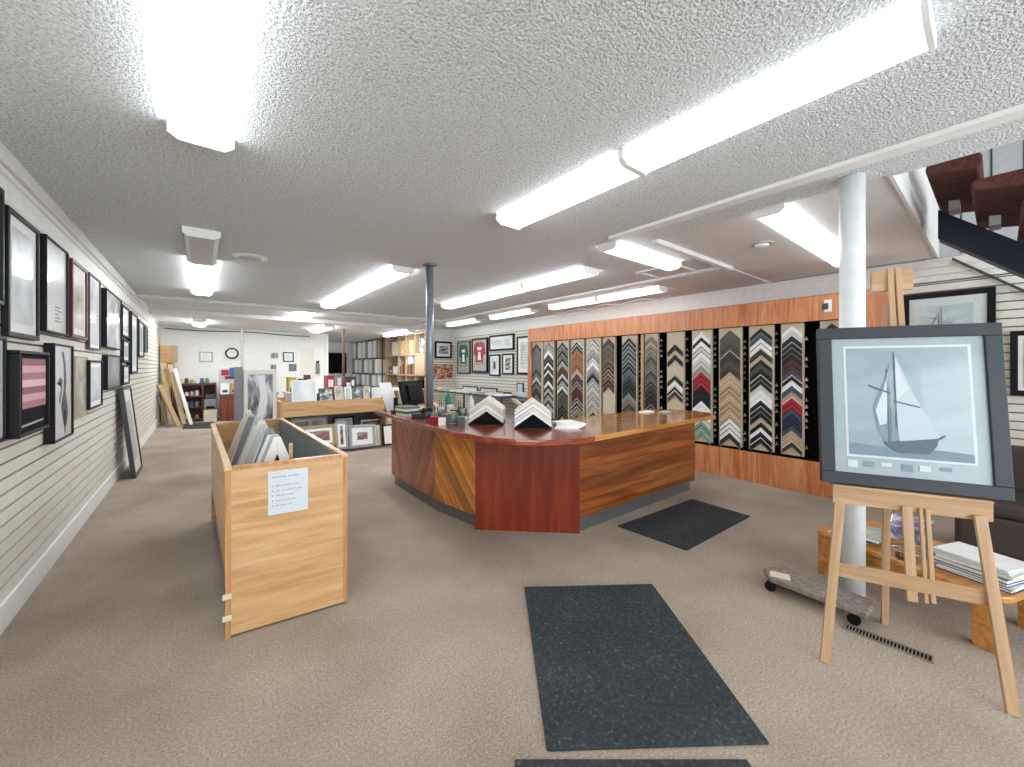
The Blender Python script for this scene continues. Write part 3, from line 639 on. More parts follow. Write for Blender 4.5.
# ============================================================ REAR LEFT WORK AREA
t = thing('work_shelf', 'dark brown open shelf unit cluttered with parts against the rear wall', 'shelf', (0, 0, 0))
x0, x1, y0, y1 = -.62, .32, 13.75, 14.25
mb('brown').box((x0, y0, 1.0), (x1, y1, 1.05)).obj('top_board', t)
for x in (x0, -.0, x1-.03): mb('cabwood').box((x, y0, 0), (x+.03, y1, 1.0)).obj('upright', t)
for z in (.05, .38, .68): mb('cabwood').box((x0+.03, y0+.01, z), (-.0, y1, z+.03)).obj('shelf_board', t); 
mb('brown').box((x0+.03, y1-.02, .05), (x1-.03, y1-.001, 1.0)).obj('back_board', t)
cl = ['white', 'lgrey', 'cream', 'dgrey', 'tan', 'offwhite', 'blue', 'grey']; cn = ['white', 'light grey', 'cream', 'dark grey', 'tan', 'off-white', 'blue', 'grey']
for si, (z, nm_) in enumerate(((.08, 'bottom shelf'), (.41, 'middle shelf'), (.71, 'upper shelf'), (1.05, 'top'))):
    for k in range(5 if z < 1 else 8):
        x = x0+.07+k*.11; j = (si*3+k) % 8; h_ = .06+.07*abs(math.sin(k*2.3+si))
        o = tag(mb(cl[j]).lathe([(.04, 0), (.045, .01), (.04, h_), (.02, h_+.02)], n=10).obj('hardware_pot', loc=(x, y0+.12+.05*math.sin(k), z)), '%s pot on the %s of the brown work shelf, %s from the left' % (cn[j], nm_, ordn[k].replace('frontmost', 'first')), 'pot', 'clutter on the work shelf')
t = thing('office_machine', 'grey machine with yellowish base beside the brown work shelf', 'machine', (.17, 13.5, 0))
mb('cream').box((-.14, -.02, 0), (.16, .18, .33)).obj('base', t, bevel=.01); mb('grey').box((-.13, -.02, .33), (.15, .18, .62)).obj('body', t, bevel=.02); mb('black').box((-.08, -.035, .36), (.1, -.02, .43)).obj('slot', t); mb('dgrey').box((-.1, .0, .62), (.12, .16, .75)).obj('lid', t, bevel=.02)
t = thing('back_cabinet', 'reddish brown base cabinet standing behind the poster stand', 'cabinet')
mb('cabwood').box((.40, 13.38, .0), (1.75, 13.94, .70)).obj('body', t); mb('dgrey').box((.38, 13.36, .70), (1.78, 13.96, .74)).obj('top_board', t)
for x in (.42, .87, 1.32): d = mb('cabwood').box((x, 13.365, .07), (x+.42, 13.38, .68)).obj('door', t); mb('silver').box((x+.36, 13.355, .38), (x+.38, 13.365, .46)).obj('handle', d)
for k, (x, c, n_, h_, z0) in enumerate([(.50, 'white', 'white', .30, .74), (.72, 'cardboard', 'cardboard', .30, .74), (1.4, 'grey', 'grey', .35, .74), (1.62, 'offwhite', 'off-white', .26, .74)]):
    o = thing('storage_box', '%s box standing on the reddish brown cabinet top' % n_, 'box', (x, 13.46, z0+.0005))
    mb(c).box((-.1, 0, 0), (.1, .3, h_)).obj('carton', o, bevel=.005); mb('dgrey').box((-.06, -.003, .05), (.06, 0, .12)).obj('paper_label', o)
o = thing('magazine_rack', 'clear rack of blue and red covered magazines on the reddish brown cabinet', 'rack', (.62, 13.50, 1.041))
mb('lgrey').box((-.24, 0, .02), (.2, .1, .40)).obj('holder', o, bevel=.01)
MB().mat(M['blue']).box((-.02, -.01, .2), (.17, 0, .44)).mat(M['red']).box((-.2, -.01, .22), (-.03, 0, .38)).mat(M['maroon']).box((-.12, -.012, .12), (.1, 0, .2)).obj('magazines', o)
# leaning sticks and boxes left rear
t = thing('tall_crate', 'tall narrow yellowish crate standing in the rear left corner', 'crate', (-.69, 13.95, 0)); mb('yellow').box((-.16, -.1, 0), (.04, .18, 1.60)).obj('body', t); mb('tan').box((-.17, -.11, 1.60), (.05, .19, 1.618)).obj('lid', t)
t = thing('cardboard_box', 'cardboard box standing on top of the tall yellowish crate', 'box', (-.68, 13.9, 1.62)); mb('cardboard').box((-.18, -.1, 0), (.0, .2, .46)).mat(M['tan']).box((.0, -.1, 0), (.16, .2, .46)).obj('carton', t); mb('tan').box((-.18, -.105, .2), (.16, -.1, .23)).obj('tape', t)
stickdat = [(-.80, -.62, 1.62, 'stick', 'pale', .13), (-.66, -.36, 1.55, 'stick', 'light', .12), (-.56, -.22, 1.45, 'offwhite', 'whitish', .08), (-.84, -.46, 1.05, 'tan', 'tan', .12), (-.87, -.66, .80, 'dgrey', 'dark grey', .05)]
for i, (xt, xb, h_, m_, nm_, w_) in enumerate(stickdat):
    yb = 13.55-.13*i
    o = tag(mb(m_).bar((xb, yb-.25, .012), (xt, yb+.1, h_), w_, .03).obj('moulding_board'), '%s board leaning in the rear left corner of the shop' % nm_, 'board', 'boards leaning in the corner')

# ============================================================ RIGHT REAR STORAGE
SXP = 5.6
t = thing('storage_cubbies', 'light wood cubby shelving at the back behind the grey pole', 'shelving')
ya, yb = 11.5, 15.0
oc = 'stick'
mb('stick').box((SXP+.55, ya, .2), (SXP+.6, yb, 2.62)).obj('back_board', t)
for z in (.18, .75, 1.20, 1.90, 2.60): mb(oc).box((SXP, ya, z), (SXP+.55, yb, z+.04)).obj('shelf_board', t)
for y in (ya, ya+.75, ya+1.5, ya+2.2, yb-.04): mb(oc).box((SXP, y, .22), (SXP+.55, y+.04, 2.6)).obj('upright', t)
mb('stick').box((SXP-.02, ya+.04, 1.25), (SXP, ya+.74, 1.88)).obj('door', t, label='closed plywood door')
for k, (y, z, c, n_) in enumerate([(ya+.2, 1.94, 'photo', 'patterned'), (ya+1.0, 1.94, 'cardboard', 'cardboard'), (ya+1.8, 1.94, 'cardboard', 'tan cardboard'), (ya+2.5, 1.24, 'offwhite', 'crumpled white'), (ya+2.9, 1.24, 'brown', 'brown'), (ya+1.1, 1.6, 'paper', 'white'), (ya+2.6, 1.94, 'cream', 'cream'), (ya+.3, .8, 'black', 'black')]):
    o = thing('storage_box', '%s package in the light wood cubby shelving, %s' % (n_, 'on its top row' if z == 1.94 else 'in its middle row' if z > 1 else 'low behind the monitor'), 'box', (SXP+.05, y, z))
    mm = art_mat('photo') if c == 'photo' else M[c]
    hh = .5 if z == 1.94 else .28
    MB().mat(mm).box((0, 0, 0), (.4, .34, hh)).obj('carton', o, bevel=.01); mb('paper').box((-.002, .08, .06), (0, .2, .14)).obj('paper_label', o)
for k in range(12):
    y = ya+.85+k*.11
    o = tag(mb(('brown', 'tan', 'cabwood')[k % 3]).box((SXP+.03, y, 1.24), (SXP+.5, y+.05, 1.58+.04*math.sin(k))).obj('wood_board'), 'upright brown board filed in the middle cubby, %s along' % ordn[k].replace('frontmost', 'first'), 'board', 'boards filed in the cubbies')
# mat board racks
t = thing('mat_board_rack', 'black two-tier rack of upright mat boards along the back right', 'rack')
for z in (.70, 1.22, 1.85): mb('dgrey').box((5.5, 15.1, z), (6.4, 18.9, z+.03)).obj('shelf_board', t)
for y in (15.06, 16.9, 18.88): mb('dgrey').box((5.5, y, 0), (5.54, y+.04, 2.6)).obj('post', t)
for k in range(66):
    tier = k % 3; y = 15.2+(k//3)*.165
    c = ('offwhite', 'lgrey', 'white', 'cream', 'grey', 'tan', 'white', 'paper')[(k*5) % 8]; cn_ = ('off-white', 'light grey', 'white', 'cream', 'grey', 'tan', 'white', 'white')[(k*5) % 8]
    z0 = (1.25, 1.88, .73)[tier]
    h_ = (.56, .68, .44)[tier]+.02*math.sin(k)
    tag(mb(c).box((5.44, y, z0), (6.3, y+.15, z0+h_)).obj('mat_board'), '%s mat board, %s tier of the back rack, %s from the near end' % (cn_, ('middle', 'upper', 'lowest')[tier], ordn[k//3].replace('frontmost', 'first')), 'mat board', 'mat boards in the back rack')
t = thing('dark_screen', 'large black screen on a pale wall seen through the rear doorway', 'screen', (4.75, 18.98, 1.2)); mb('black').box((-.55, -.06, 0), (.5, 0, .95)).obj('bezel', t, bevel=.01); mb('blackmatte').box((-.5, -.062, .05), (.45, -.06, .9)).obj('panel', t)
# table along slat wall with frames
t = thing('side_table', 'long dark table below the framed shirts on the right wall', 'table')
mb('dgrey').box((5.2, 6.9, .80), (6.4, 10.4, .84)).obj('tabletop', t)
for x in (5.24, 6.34):
    for y in (6.95, 10.34): mb('dgrey').box((x-.02, y-.02, 0), (x+.02, y+.02, .8)).obj('leg', t)
for k, (u0, u1, vt, c, n_) in enumerate([(463, 478, 385.5, 'dgrey', 'thin dark'), (480, 497, 387, 'maroon', 'reddish brown'), (497, 512, 391, 'dgrey', 'dark grey'), (512, 528, 392, 'lgrey', 'light grey')]):
    x = 5.65; a = onX(u0, vt, x); b = onX(u1, vt, x)
    o = picture('leaning_frame', '%s frame propped on the long table under the framed shirts' % n_, a.y-b.y, a.z-.84, (x, (a.y+b.y)/2-.02*(k % 2), .8405), R(-90), c, .04, .03, .05, 'paper', 'pale', tilt=R(-6), cat='frame')
for k in range(9):
    o = tag(mb(('paper', 'offwhite', 'lgrey', 'cream', 'white')[k % 5]).box((-.17, -.13, 0), (.17, .13, .03+.02*(k % 3))).obj('paper_stack', loc=(5.41, 7.12+k*.345, .8405), rz=R(6*math.sin(k*1.7))), 'paper stack on the long side table, %s from the display end' % ordn[k].replace('frontmost', 'first'), 'paper stack', 'paper stacks on the side table')

# ============================================================ COUNTER
t = thing('service_counter', 'large angled wood front counter with diagonal and horizontal plank panels', 'counter')
V2 = lambda *a: Vector(a)
out = [V2(1.90, 4.86), V2(1.88, 3.64), V2(1.97, 3.02), V2(2.66, 2.36), V2(4.70, 2.32)]
def panel(a, b, z0, z1, m_, nm, th=.03, label=None):
    d = (b-a); L = d.length; an = math.atan2(d.y, d.x)
    return mb(m_).box((0, 0, z0), (L, th, z1)).obj(nm, t, loc=(a.x, a.y, 0), rz=an, label=label)
half = (out[0]+out[1])/2
panel(out[0], half, .13, .88, 'diagA', 'chevron_panel', label='plank panel slanting one way, left half of the chevron')
panel(half, out[1], .13, .88, 'diagB', 'chevron_panel', label='plank panel slanting the other way, right half of the chevron')
panel(out[1], out[2], .13, .88, 'diagC', 'diagonal_panel', label='golden brown diagonal plank panel')
panel(out[2], out[3], .0, .88, 'mahog', 'corner_panel', label='red mahogany corner panel')
panel(out[3], out[4], .13, .88, 'boards', 'plank_panel', label='horizontal brown plank panel')
panel(out[3]+V2(.02, -.006), V2(4.70, 2.314), .12, .135, 'kick', 'edge_strip', .01)
mb('kick').prism([(1.935, 4.84), (1.92, 3.67), (2.02, 3.07), (2.69, 2.395), (4.66, 2.365), (4.66, 2.93), (3.0, 2.93), (2.5, 3.4), (2.5, 4.84)], 0, .129).obj('kick_plate', t)
panel(V2(4.70, 2.35), V2(4.70, 2.97), .13, .88, 'boards', 'end_panel')
inner = [(1.935, 4.84), (1.92, 3.66), (2.02, 3.06), (2.69, 2.41), (4.66, 2.37), (4.66, 2.95), (3.0, 2.95), (2.5, 3.4), (2.5, 4.84)]
mb('brown').prism(inner, .13, .88).obj('carcass', t)
# tops
redtop = [(1.80, 5.2), (1.765, 4.6), (1.74, 4.1), (1.735, 3.5), (1.745, 3.0), (1.80, 2.62), (1.92, 2.36), (2.08, 2.2), (2.28, 2.10), (2.52, 2.07), (3.02, 2.84), (2.62, 3.4), (2.62, 5.2)]
mb('mahogtop').prism(redtop, .88, .93).obj('red_top', t, bevel=.012, label='red mahogany top slab with curved edge')
ot = [(2.52, 2.07), (4.78, 2.11), (4.95, 2.2), (5.03, 2.45), (4.95, 2.8), (4.7, 2.98), (3.1, 2.98), (3.02, 2.84)]
mb('top').prism(ot, .885, .928).obj('wood_top', t, bevel=.008, label='golden brown top slab')

CT = .9305
def corner_stack(x, y, rz, n, label, ms, s=1.):
    o = thing('corner_sample_stack', label, 'sample stack', (x, y, CT), rz)
    mb('black').box((-.17*s, -.02, 0), (.17*s, .34, .012)).obj('tray', o)
    w = .17*s
    for i in range(n):
        z = .015+i*.034; hh = .12*s
        pr = [(-w, z), (0, z+hh), (w, z), (w-.0, z+.032), (0, z+hh+.032), (-w, z+.032)]
        pts = [(-w, z), (0, z+hh), (w, z), (w, z+.03), (0, z+hh+.03), (-w, z+.03)]
        mb(ms[i % len(ms)]).slabxz(pts, .01*i, .30+.01*i).obj('sample', o, bevel=.003)
    mb('blackmatte').slabxz([(-w+.02, .012), (0, .12*s), (w-.02, .012)], .02, .28).obj('core', o)
    return o
q = onZ(533, 429, .93); corner_stack(q.x, q.y, R(-40), 4, 'peaked pile of pale frame corner samples at the counter corner', ['paper', 'offwhite', 'white', 'offwhite'], 1.0)
q = onZ(487, 425, .93); corner_stack(q.x-.0, q.y+.02, R(-42), 4, 'peaked pile of grey-green corner samples left of the whiter pile', ['offwhite', 'paper', 'cream', 'offwhite'], 1.0)
q = onZ(525, 416, .93); o = thing('corner_sample_stack', 'slanting stack of pale moulding samples between and behind the two peaked piles', 'sample stack', (q.x, q.y, CT), R(-60))
for i in range(5):
    mb(('cream', 'offwhite', 'lgrey')[i % 3]).bar((-.12-.03*i, .05*i, .17), (.10-.02*i, .05*i, .02), .04, .035).obj('sample', o)
# papers
q = onZ(570, 427, .93)
for k in range(5):
    tag(mb(('paper', 'white', 'paper')[k % 3]).box((-.11, -.15, 0), (.11, .15, .006)).obj('paper_sheet', loc=(q.x+.015*k, q.y+.01*k+.03, CT+.0065*k), rz=R(-50+9*k)), 'loose white sheet %s from the bottom of the pile right of the corner samples' % ordn[k].replace('frontmost', 'first'), 'paper', 'white papers on the counter')
for k, (u, v, m_, n_) in enumerate(((650, 412.5, 'paper', 'white'), (662, 413, 'lgrey', 'grey'))):
    q = onZ(u, v, .93); tag(mb(m_).box((-.10, -.06, 0), (.10, .06, .012)).obj('pamphlet', loc=(q.x+.1*k, 2.78-.16*k, CT), rz=R(8+10*k)), '%s pamphlet lying on the golden counter top' % n_, 'pamphlet')
# monitor
t = thing('computer_monitor', 'black computer monitor seen from behind next to the grey pole', 'monitor', (2.17, 4.72, CT), R(35))
mb('black').box((-.12, -.08, 0), (.12, .1, .015)).obj('base', t, bevel=.004); mb('black').bar((0, 0, .01), (0, .02, .16), .06, .03).obj('stand', t)
o = mb('black').box((-.25, -.02, .08), (.25, .02, .40)).box((-.14, -.05, .14), (.14, -.02, .34)).obj('screen', t, bevel=.006); o.rotation_euler.x = R(-14)
t = thing('sheet_holder', 'white paper on a stand left of the black monitor', 'paper holder', (1.97, 4.98, CT), R(30)); mb('white').bar((0, .0, 0), (0, .14, .36), .24, .008).obj('sheet', t); mb('grey').bar((0, .12, 0), (0, .14, .3), .03, .01).obj('prop', t)
q = onZ(395, 410, .93)
t = thing('phone', 'black cordless phone upright on its base at the counter left end', 'phone', (1.89, 4.70, CT)); mb('black').box((-.05, -.05, 0), (.05, .05, .03)).obj('base', t, bevel=.006); mb('black').box((-.025, -.015, .03), (.025, .015, .19)).obj('handset', t, bevel=.008)
t = thing('telephone', 'coiled dark desk telephone in front of the black monitor', 'telephone', (1.97, 4.08, CT), R(30)); mb('dgrey').box((-.1, -.1, 0), (.1, .1, .05)).obj('base', t, bevel=.01)
mb('black').tube([(-.1, -.05, .06), (-.08, -.05, .09), (0, -.05, .10), (.08, -.05, .09), (.1, -.05, .06)], [.02, .024, .016, .024, .02], 10).obj('handset', t)
mb('black').tube([(.1+.012*math.cos(i*1.1), -.05+i*.006, .03+.012*math.sin(i*1.1)+.01) for i in range(22)], .004, 6).obj('cord', t)
for k in range(4):
    tag(mb(('offwhite', 'green', 'white', 'grey')[k]).box((-.09, -.12, 0), (.09, .12, .026)).obj('notebook', loc=(1.91, 4.40, CT+.0265*k), rz=R(4*k)), '%s notebook %s from the bottom in the pile by the phone' % (('off-white', 'green', 'white', 'grey')[k], ordn[k].replace('frontmost', 'first')), 'notebook', 'notebooks on the counter')
def bottle(x, y, prof, m_, cap, label, z=CT, name='bottle'):
    t = thing(name, label, 'bottle', (x, y, z)); mb(m_).lathe(prof, n=14).obj('body', t, smooth=True); zt = prof[-1][1]
    mb(cap).lathe([(.014, zt), (.016, zt+.005), (.014, zt+.03)], n=12).obj('cap', t); return t
q = onZ(446, 404, .93)
bottle(2.62-.10, 4.5, [(.035, 0), (.038, .01), (.038, .17), (.015, .21), (.013, .22)], 'teal', 'teal', 'tall teal bottle on the counter right of the grey pole')
bottle(2.585, 4.05, [(.03, 0), (.036, .01), (.036, .15), (.012, .20), (.012, .22)], 'white', 'blue', 'white spray bottle with blue top on the counter')
t = thing('marker', 'white and dark marker lying slanted beside the grey pole', 'marker', (2.40, 4.6, CT+.075)); mb('white').tube([(-.1, 0, .03), (.05, 0, -.02)], .02, 10).obj('barrel', t); mb('navy').tube([(.05, 0, -.02), (.09, 0, -.033)], .021, 10).obj('cap', t)
t = thing('tape_box', 'low dark box under the slanted marker on the counter', 'box', (2.40, 4.6, CT)); mb('dgrey').box((-.1, -.06, 0), (.1, .06, .045)).obj('carton', t, bevel=.004); mb('grey').box((-.09, -.05, .045), (.09, .05, .048)).obj('lid', t)
gl = NT('clear_glass'); gl.b.inputs['Base Color'].default_value = srgb('cfe4e2'); gl.b.inputs['Roughness'].default_value = .05; gl.b.inputs['Transmission Weight'].default_value = .85; gl.b.inputs['Alpha'].default_value = 1
for k, (u, v, nm) in enumerate(((452, 424.5, 'glass jar of odds and ends standing nearest the counter edge'), (440, 420, 'glass jar with brown contents left of the nearer jar'), (462, 418, 'glass jar tucked against the grey-green corner samples'))):
    q = onZ(u, v, .93); t = thing('glass_jar', nm, 'jar', (q.x+.03, q.y+.03, CT))
    MB().mat(gl.m).lathe([(.045, 0), (.05, .01), (.05, .10), (.046, .105), (.042, .10), (.042, .012)], n=16).obj('glass', t, smooth=True); mb(('teal', 'brown', 'cream')[k]).lathe([(.038, .014), (.04, .05), (.02, .065)], n=12).obj('contents', t)
cols = ['cream', 'white', 'tan', 'yellow', 'red', 'dgrey', 'offwhite', 'grey', 'paper', 'green']; cnn = ['cream', 'white', 'tan', 'yellow', 'red', 'dark grey', 'off-white', 'grey', 'white paper', 'green']
taken = [(2.17, 4.72, .24), (1.97, 5.05, .14), (1.89, 4.70, .07), (1.97, 4.08, .19), (1.91, 4.40, .16), (2.13, 4.25, .08), (2.52, 4.5, .05), (2.585, 4.05, .05), (2.40, 4.6, .13)]
for u, v in ((533, 429), (487, 425), (525, 416)):
    q = onZ(u, v, .93); taken += [(q.x, q.y, .18), (q.x+.12, q.y+.13, .18), (q.x+.2, q.y+.25, .18)]
for u, v in ((452, 424.5), (440, 420), (462, 418)):
    q = onZ(u, v, .93); taken.append((q.x+.03, q.y+.03, .055))
def in_top(x, y, rad):
    pts = redtop
    ins = False
    for i in range(len(pts)):
        (xa, ya), (xb, yb) = pts[i], pts[(i+1) % len(pts)]
        if (ya > y) != (yb > y) and x < (xb-xa)*(y-ya)/(yb-ya)+xa: ins = not ins
        L2 = (xb-xa)**2+(yb-ya)**2; tt = max(0, min(1, ((x-xa)*(xb-xa)+(y-ya)*(yb-ya))/L2))
        if math.hypot(x-xa-tt*(xb-xa), y-ya-tt*(yb-ya)) < rad: return False
    return ins
pr = random.Random(11)
def spot(rad, umin=428, umax=500, vmin=403, vmax=426):
    for _ in range(4000):
        q = onZ(pr.uniform(umin, umax), pr.uniform(vmin, vmax), .93)
        if in_top(q.x, q.y, rad) and all(math.hypot(q.x-a, q.y-b) > rad+c for a, b, c in taken):
            taken.append((q.x, q.y, rad)); return q.x, q.y
    return None
for k, (c, n_) in enumerate((('dgrey', 'dark'), ('white', 'white'), ('grey', 'grey'))):
    p_ = spot(.042)
    if not p_: continue
    t = thing('pen_cup', '%s pen cup full of pens in the counter clutter' % n_, 'pen cup', (p_[0], p_[1], CT))
    mb(c).lathe([(.035, 0), (.038, .003), (.038, .10), (.034, .10), (.033, .01)], n=14).obj('cup', t)
    for j in range(6): mb(('blue', 'black', 'red', 'teal', 'yellow', 'white')[j]).tube([(.012*math.cos(j), .012*math.sin(j), .012), (.03*math.cos(j), .03*math.sin(j), .15+.012*(j % 3))], .004, 6).obj('pen', t)
for k in range(16):
    p_ = spot(.062); j = k % 10
    if not p_: break
    tag(mb(cols[j]).box((-.05, -.035, 0), (.05, .035, .03+.018*(k % 4))).obj('desk_item', loc=(p_[0], p_[1], CT+.0005), rz=R(40*k)), 'small %s desk carton in the clutter between pole and corner samples, %s placed' % (cnn[j], ordn[k].replace('frontmost', 'first')), 'desk item', 'small clutter on the counter')
for k in range(6):
    p_ = spot(.12, 440, 520, 398, 420)
    if not p_: break
    tag(mb(('paper', 'white', 'offwhite')[k % 3]).box((-.09, -.075, 0), (.09, .075, .04+.02*(k % 3))).obj('paper_stack', loc=(p_[0], p_[1], CT), rz=R(35*k)), 'white paper stack on the red counter top, %s along behind the corner samples' % ordn[k].replace('frontmost', 'first'), 'paper stack', 'paper stacks on the counter')

# ============================================================ SAMPLE DISPLAY
DX = 5.6; DY0, DY1 = .78, 6.47
t = thing('sample_display', 'long orange wood wall display holding frame corner sample boards', 'display')
mb('orange').box((DX, DY0, 2.04), (DX+.025, DY1, 2.33)).obj('header_board', t, bevel=.003)
mb('orange').box((DX, DY0, 0), (DX+.025, DY1, .39)).obj('base_board', t, bevel=.003)
mb('orange').box((DX-.002, 6.36, .39), (DX+.023, DY1, 2.04)).obj('left_post', t); mb('orange').box((DX-.002, DY0, .39), (DX+.023, .98, 2.04)).obj('right_post', t)
mb('blackmatte').box((DX+.33, DY0+.03, .03), (DX+.36, DY1, 2.3)).obj('black_backing', t)
mb('orange').box((DX+.025, DY0, 0), (RX-.02, DY0+.025, 2.33)).obj('end_board', t); mb('orange').box((DX+.025, DY1-.025, 0), (RX-.02, DY1, 2.33)).obj('end_board', t)
mb('orange').box((DX+.025, DY0+.03, 2.305), (RX-.02, DY1-.03, 2.325)).obj('top_board', t)
mb('blackmatte').box((DX+.03, DY0+.03, .36), (DX+.33, DY1-.03, .385)).obj('ledge', t)
o = thing('wall_switch', 'round dark knob on white plate at the display header right end', 'switch', (DX-.001, 1.22, 2.13)); mb('white').box((-.008, -.03, 0), (0, .04, .14)).obj('plate', o); mb('dgrey').box((-.03, -.0, .03), (-.008, .06, .10)).obj('knob', o, bevel=.01)

sm = {}
def colm(c): 
    return plain(c, .35, .0, .2)
_mesh = {}
def chev_mesh(w, th, c1, c2, dep):
    key = (round(w, 2), round(th, 2), c1, c2, round(dep, 3))
    if key in _mesh: return _mesh[key]
    b = MB(); h = w/2*.95
    # local: plane y (across) - z (up); front towards -x ; two bands: face and inner lip
    def band(z0, z1, d, m_):
        pts = [(-w/2, z0-h), (0, z0), (w/2, z0-h), (w/2, z1-h), (0, z1), (-w/2, z1-h)]
        b.mat(m_)
        n = 6
        vs = [(0, p[0], p[1]) for p in pts]+[(-d, p[0], p[1]) for p in pts]
        b.add(vs, [(0, 1, 2, 3), (0, 3, 4, 5)][:0]+[(0, 1, 4, 5), (1, 2, 3, 4), (n+0, n+5, n+4, n+1), (n+1, n+4, n+3, n+2)]+[(i, n+i, n+(i+1) % n, (i+1) % n) for i in range(n)])
    band(0, th*.22, dep*.7, colm(c2)); band(th*.22, th*.8, dep, colm(c1)); band(th*.8, th, dep*.8, colm(c2 if th > .07 else c1))
    _mesh[key] = b.mesh('chevron'); return _mesh[key]
NAMES = {'26282a': 'black', '1f2124': 'black', 'e8e8e6': 'white', 'c9c9c5': 'silver', '8e8f8c': 'grey', '55585a': 'dark grey', '4a4a3e': 'olive', '6a4a35': 'brown', '9a6a42': 'wood brown', '5a2027': 'maroon', 'a01f30': 'red', '232b4a': 'navy', 'b79b7a': 'tan', '7fa08e': 'green', '3d4a58': 'blue-grey', 'a88c50': 'gold', '6b5f55': 'taupe', '3a322d': 'espresso', 'd8cdb8': 'cream'}
K = dict(k='26282a', w='e8e8e6', s='c9c9c5', g='8e8f8c', d='55585a', o='4a4a3e', b='6a4a35', n='9a6a42', m='5a2027', r='a01f30', v='232b4a', t='b79b7a', e='7fa08e', u='3d4a58', y='a88c50', p='6b5f55', x='3a322d', c='d8cdb8')
# per board: string of face/lip colour pairs from the top; '.' leaves the board bare
BO = ['first', 'second', 'third', 'fourth', 'fifth', 'sixth', 'seventh', 'eighth', 'ninth', 'tenth', 'eleventh', 'twelfth', 'thirteenth', 'fourteenth']
cols_ = [
 (531, 543, 'kd dg dp dg pd dg pd kd dg sg kg dg kp kd dg kg dd kd kg'.split()),
 (544, 554, 'gp gs ww kd kd wk xk wk kd xk ws kg sk kg gs kg sk dg kg'.split()),
 (557, 569, 'kg dg ko dg kd gs xm xm sg kd gs wk kg oo oo oo ko kd ko'.split()),
 (571, 584, 'kw xk ny nk nn nb nk ts xm xm xs mm mx mm xs kg xs pg xn'.split()),
 (586, 601, 'sp sg gs gp sg ws gs gx kx gs gs sg gs gs sk gs .. kn kc'.split()),
 (603, 615, 'xk px op op po xp kg xt xt kp xp .. .. .. .. .. .. .. ..'.split()),
 (622, 637, 'kg kg ug kg ug kg ku ug uk ku kk ku gp pg xp pk ny kn ky'.split()),
 (645, 658, 'pg tx pg pg xp px pg xp px kg xk kb kk kx kg xs .. xk kp'.split()),
 (667, 684, '.. .. kx .. kx .. .. .. kp ws kw xn .. .. .. .. .. .. ..'.split()),
 (692, 712, 'ww kw wk sk ww sg sg gs rk rk rk kk kk kk ws wc wk cw ek ew ee'.split()),
 (719, 742, 'op op ok os xk xo ox xk ts tc tx tp tc tx tp tc tp wk wx wk xt'.split()),
 (749, 774, 'kg uk wk ws xk .. ko ok kw kg ks sw ws wk ks kg kx .. kd wk kw kd'.split()),
 (781, 804, 'ws sk ks kg kp kk mk xm uw kw wu ug tw rm rk uv vv vk ug ts tw xt'.split()),
 (820, 845, 'kk kx .. .. kd .. .. ks .. .. kg .. .. .. ..'.split()),
]
cx_back = DX+.13
for bi, (u0, u1, pat) in enumerate(cols_):
    fx = DX+.05
    ya, yb = onX(u0, 400, fx).y, onX(u1, 400, fx).y
    yc = (ya+yb)/2; w = ya-yb
    zt, zb = 2.035, .42
    bd = thing('sample_board', 'beige corner sample board, %s from the left end of the orange display' % BO[bi], 'sample board', (fx, yc, 0), 0, 'beige sample boards')
    mb('beige').box((0, -w/2, zb), (.03, w/2, zt)).obj('board', bd)
    mb('offwhite').box((.03, -w/2+.01, zb), (.06, -w/2+.03, zt)).box((.03, w/2-.03, zb), (.06, w/2-.01, zt)).obj('batten', bd)
    n = len(pat); pitch = (zt-.03-zb-.10)/n
    cw = min(w*.86, .27)
    for k, s_ in enumerate(pat):
        if s_ == '..': continue
        c1, c2 = K[s_[0]], K[s_[1]]
        th = pitch*.985
        me = chev_mesh(cw, th, c1, c2, .022)
        o = bpy.data.objects.new('corner_sample', me); C.objects.link(o)
        zz = zt-.035-k*pitch-th
        o.location = (fx-.0005, yc, zz)
        nk = ordn[k].replace('frontmost', 'top') if k else 'topmost'
        cdesc = NAMES[c1] if c1 == c2 else NAMES[c1]+' and '+NAMES[c2]
        tag(o, '%s corner sample, %s place down the %s board from the display left' % (cdesc, nk, BO[bi]), 'corner sample', 'frame corner samples')
# extra samples on the board edges show as small ends
for bi in (4, 6, 7, 8, 9, 10, 11, 12):
    u0, u1, pat = cols_[bi]; fx = DX+.05; ya, yb = onX(u0, 400, fx).y, onX(u1, 400, fx).y
    b = mb('cream'); rr = random.Random(bi)
    for k in range(18):
        if rr.random() < .25: continue
        z = .5+k*.083; b.mat(M[rr.choice(['cream', 'offwhite', 'tan', 'lgrey'])]).add([(fx+.06, yb+.008, z), (fx+.12, yb+.008, z), (fx+.12, yb-.012, z), (fx+.12, yb+.008, z+.05)], [(0, 2, 1), (0, 1, 3), (0, 3, 2), (1, 2, 3)])
    o = b.obj('edge_sample'); o['kind'] = 'stuff'; tag(o, 'row of little pale moulding ends sticking out along the right edge of the %s board' % BO[bi], 'moulding ends', 'moulding ends on board edges')
tag(mb('easel').box((DX+.04, onX(641, 400, DX).y-.02, .42), (DX+.07, onX(641, 400, DX).y+.03, 2.03)).obj('wood_strip'), 'upright pale wood strip between the seventh and eighth sample boards', 'wood strip')

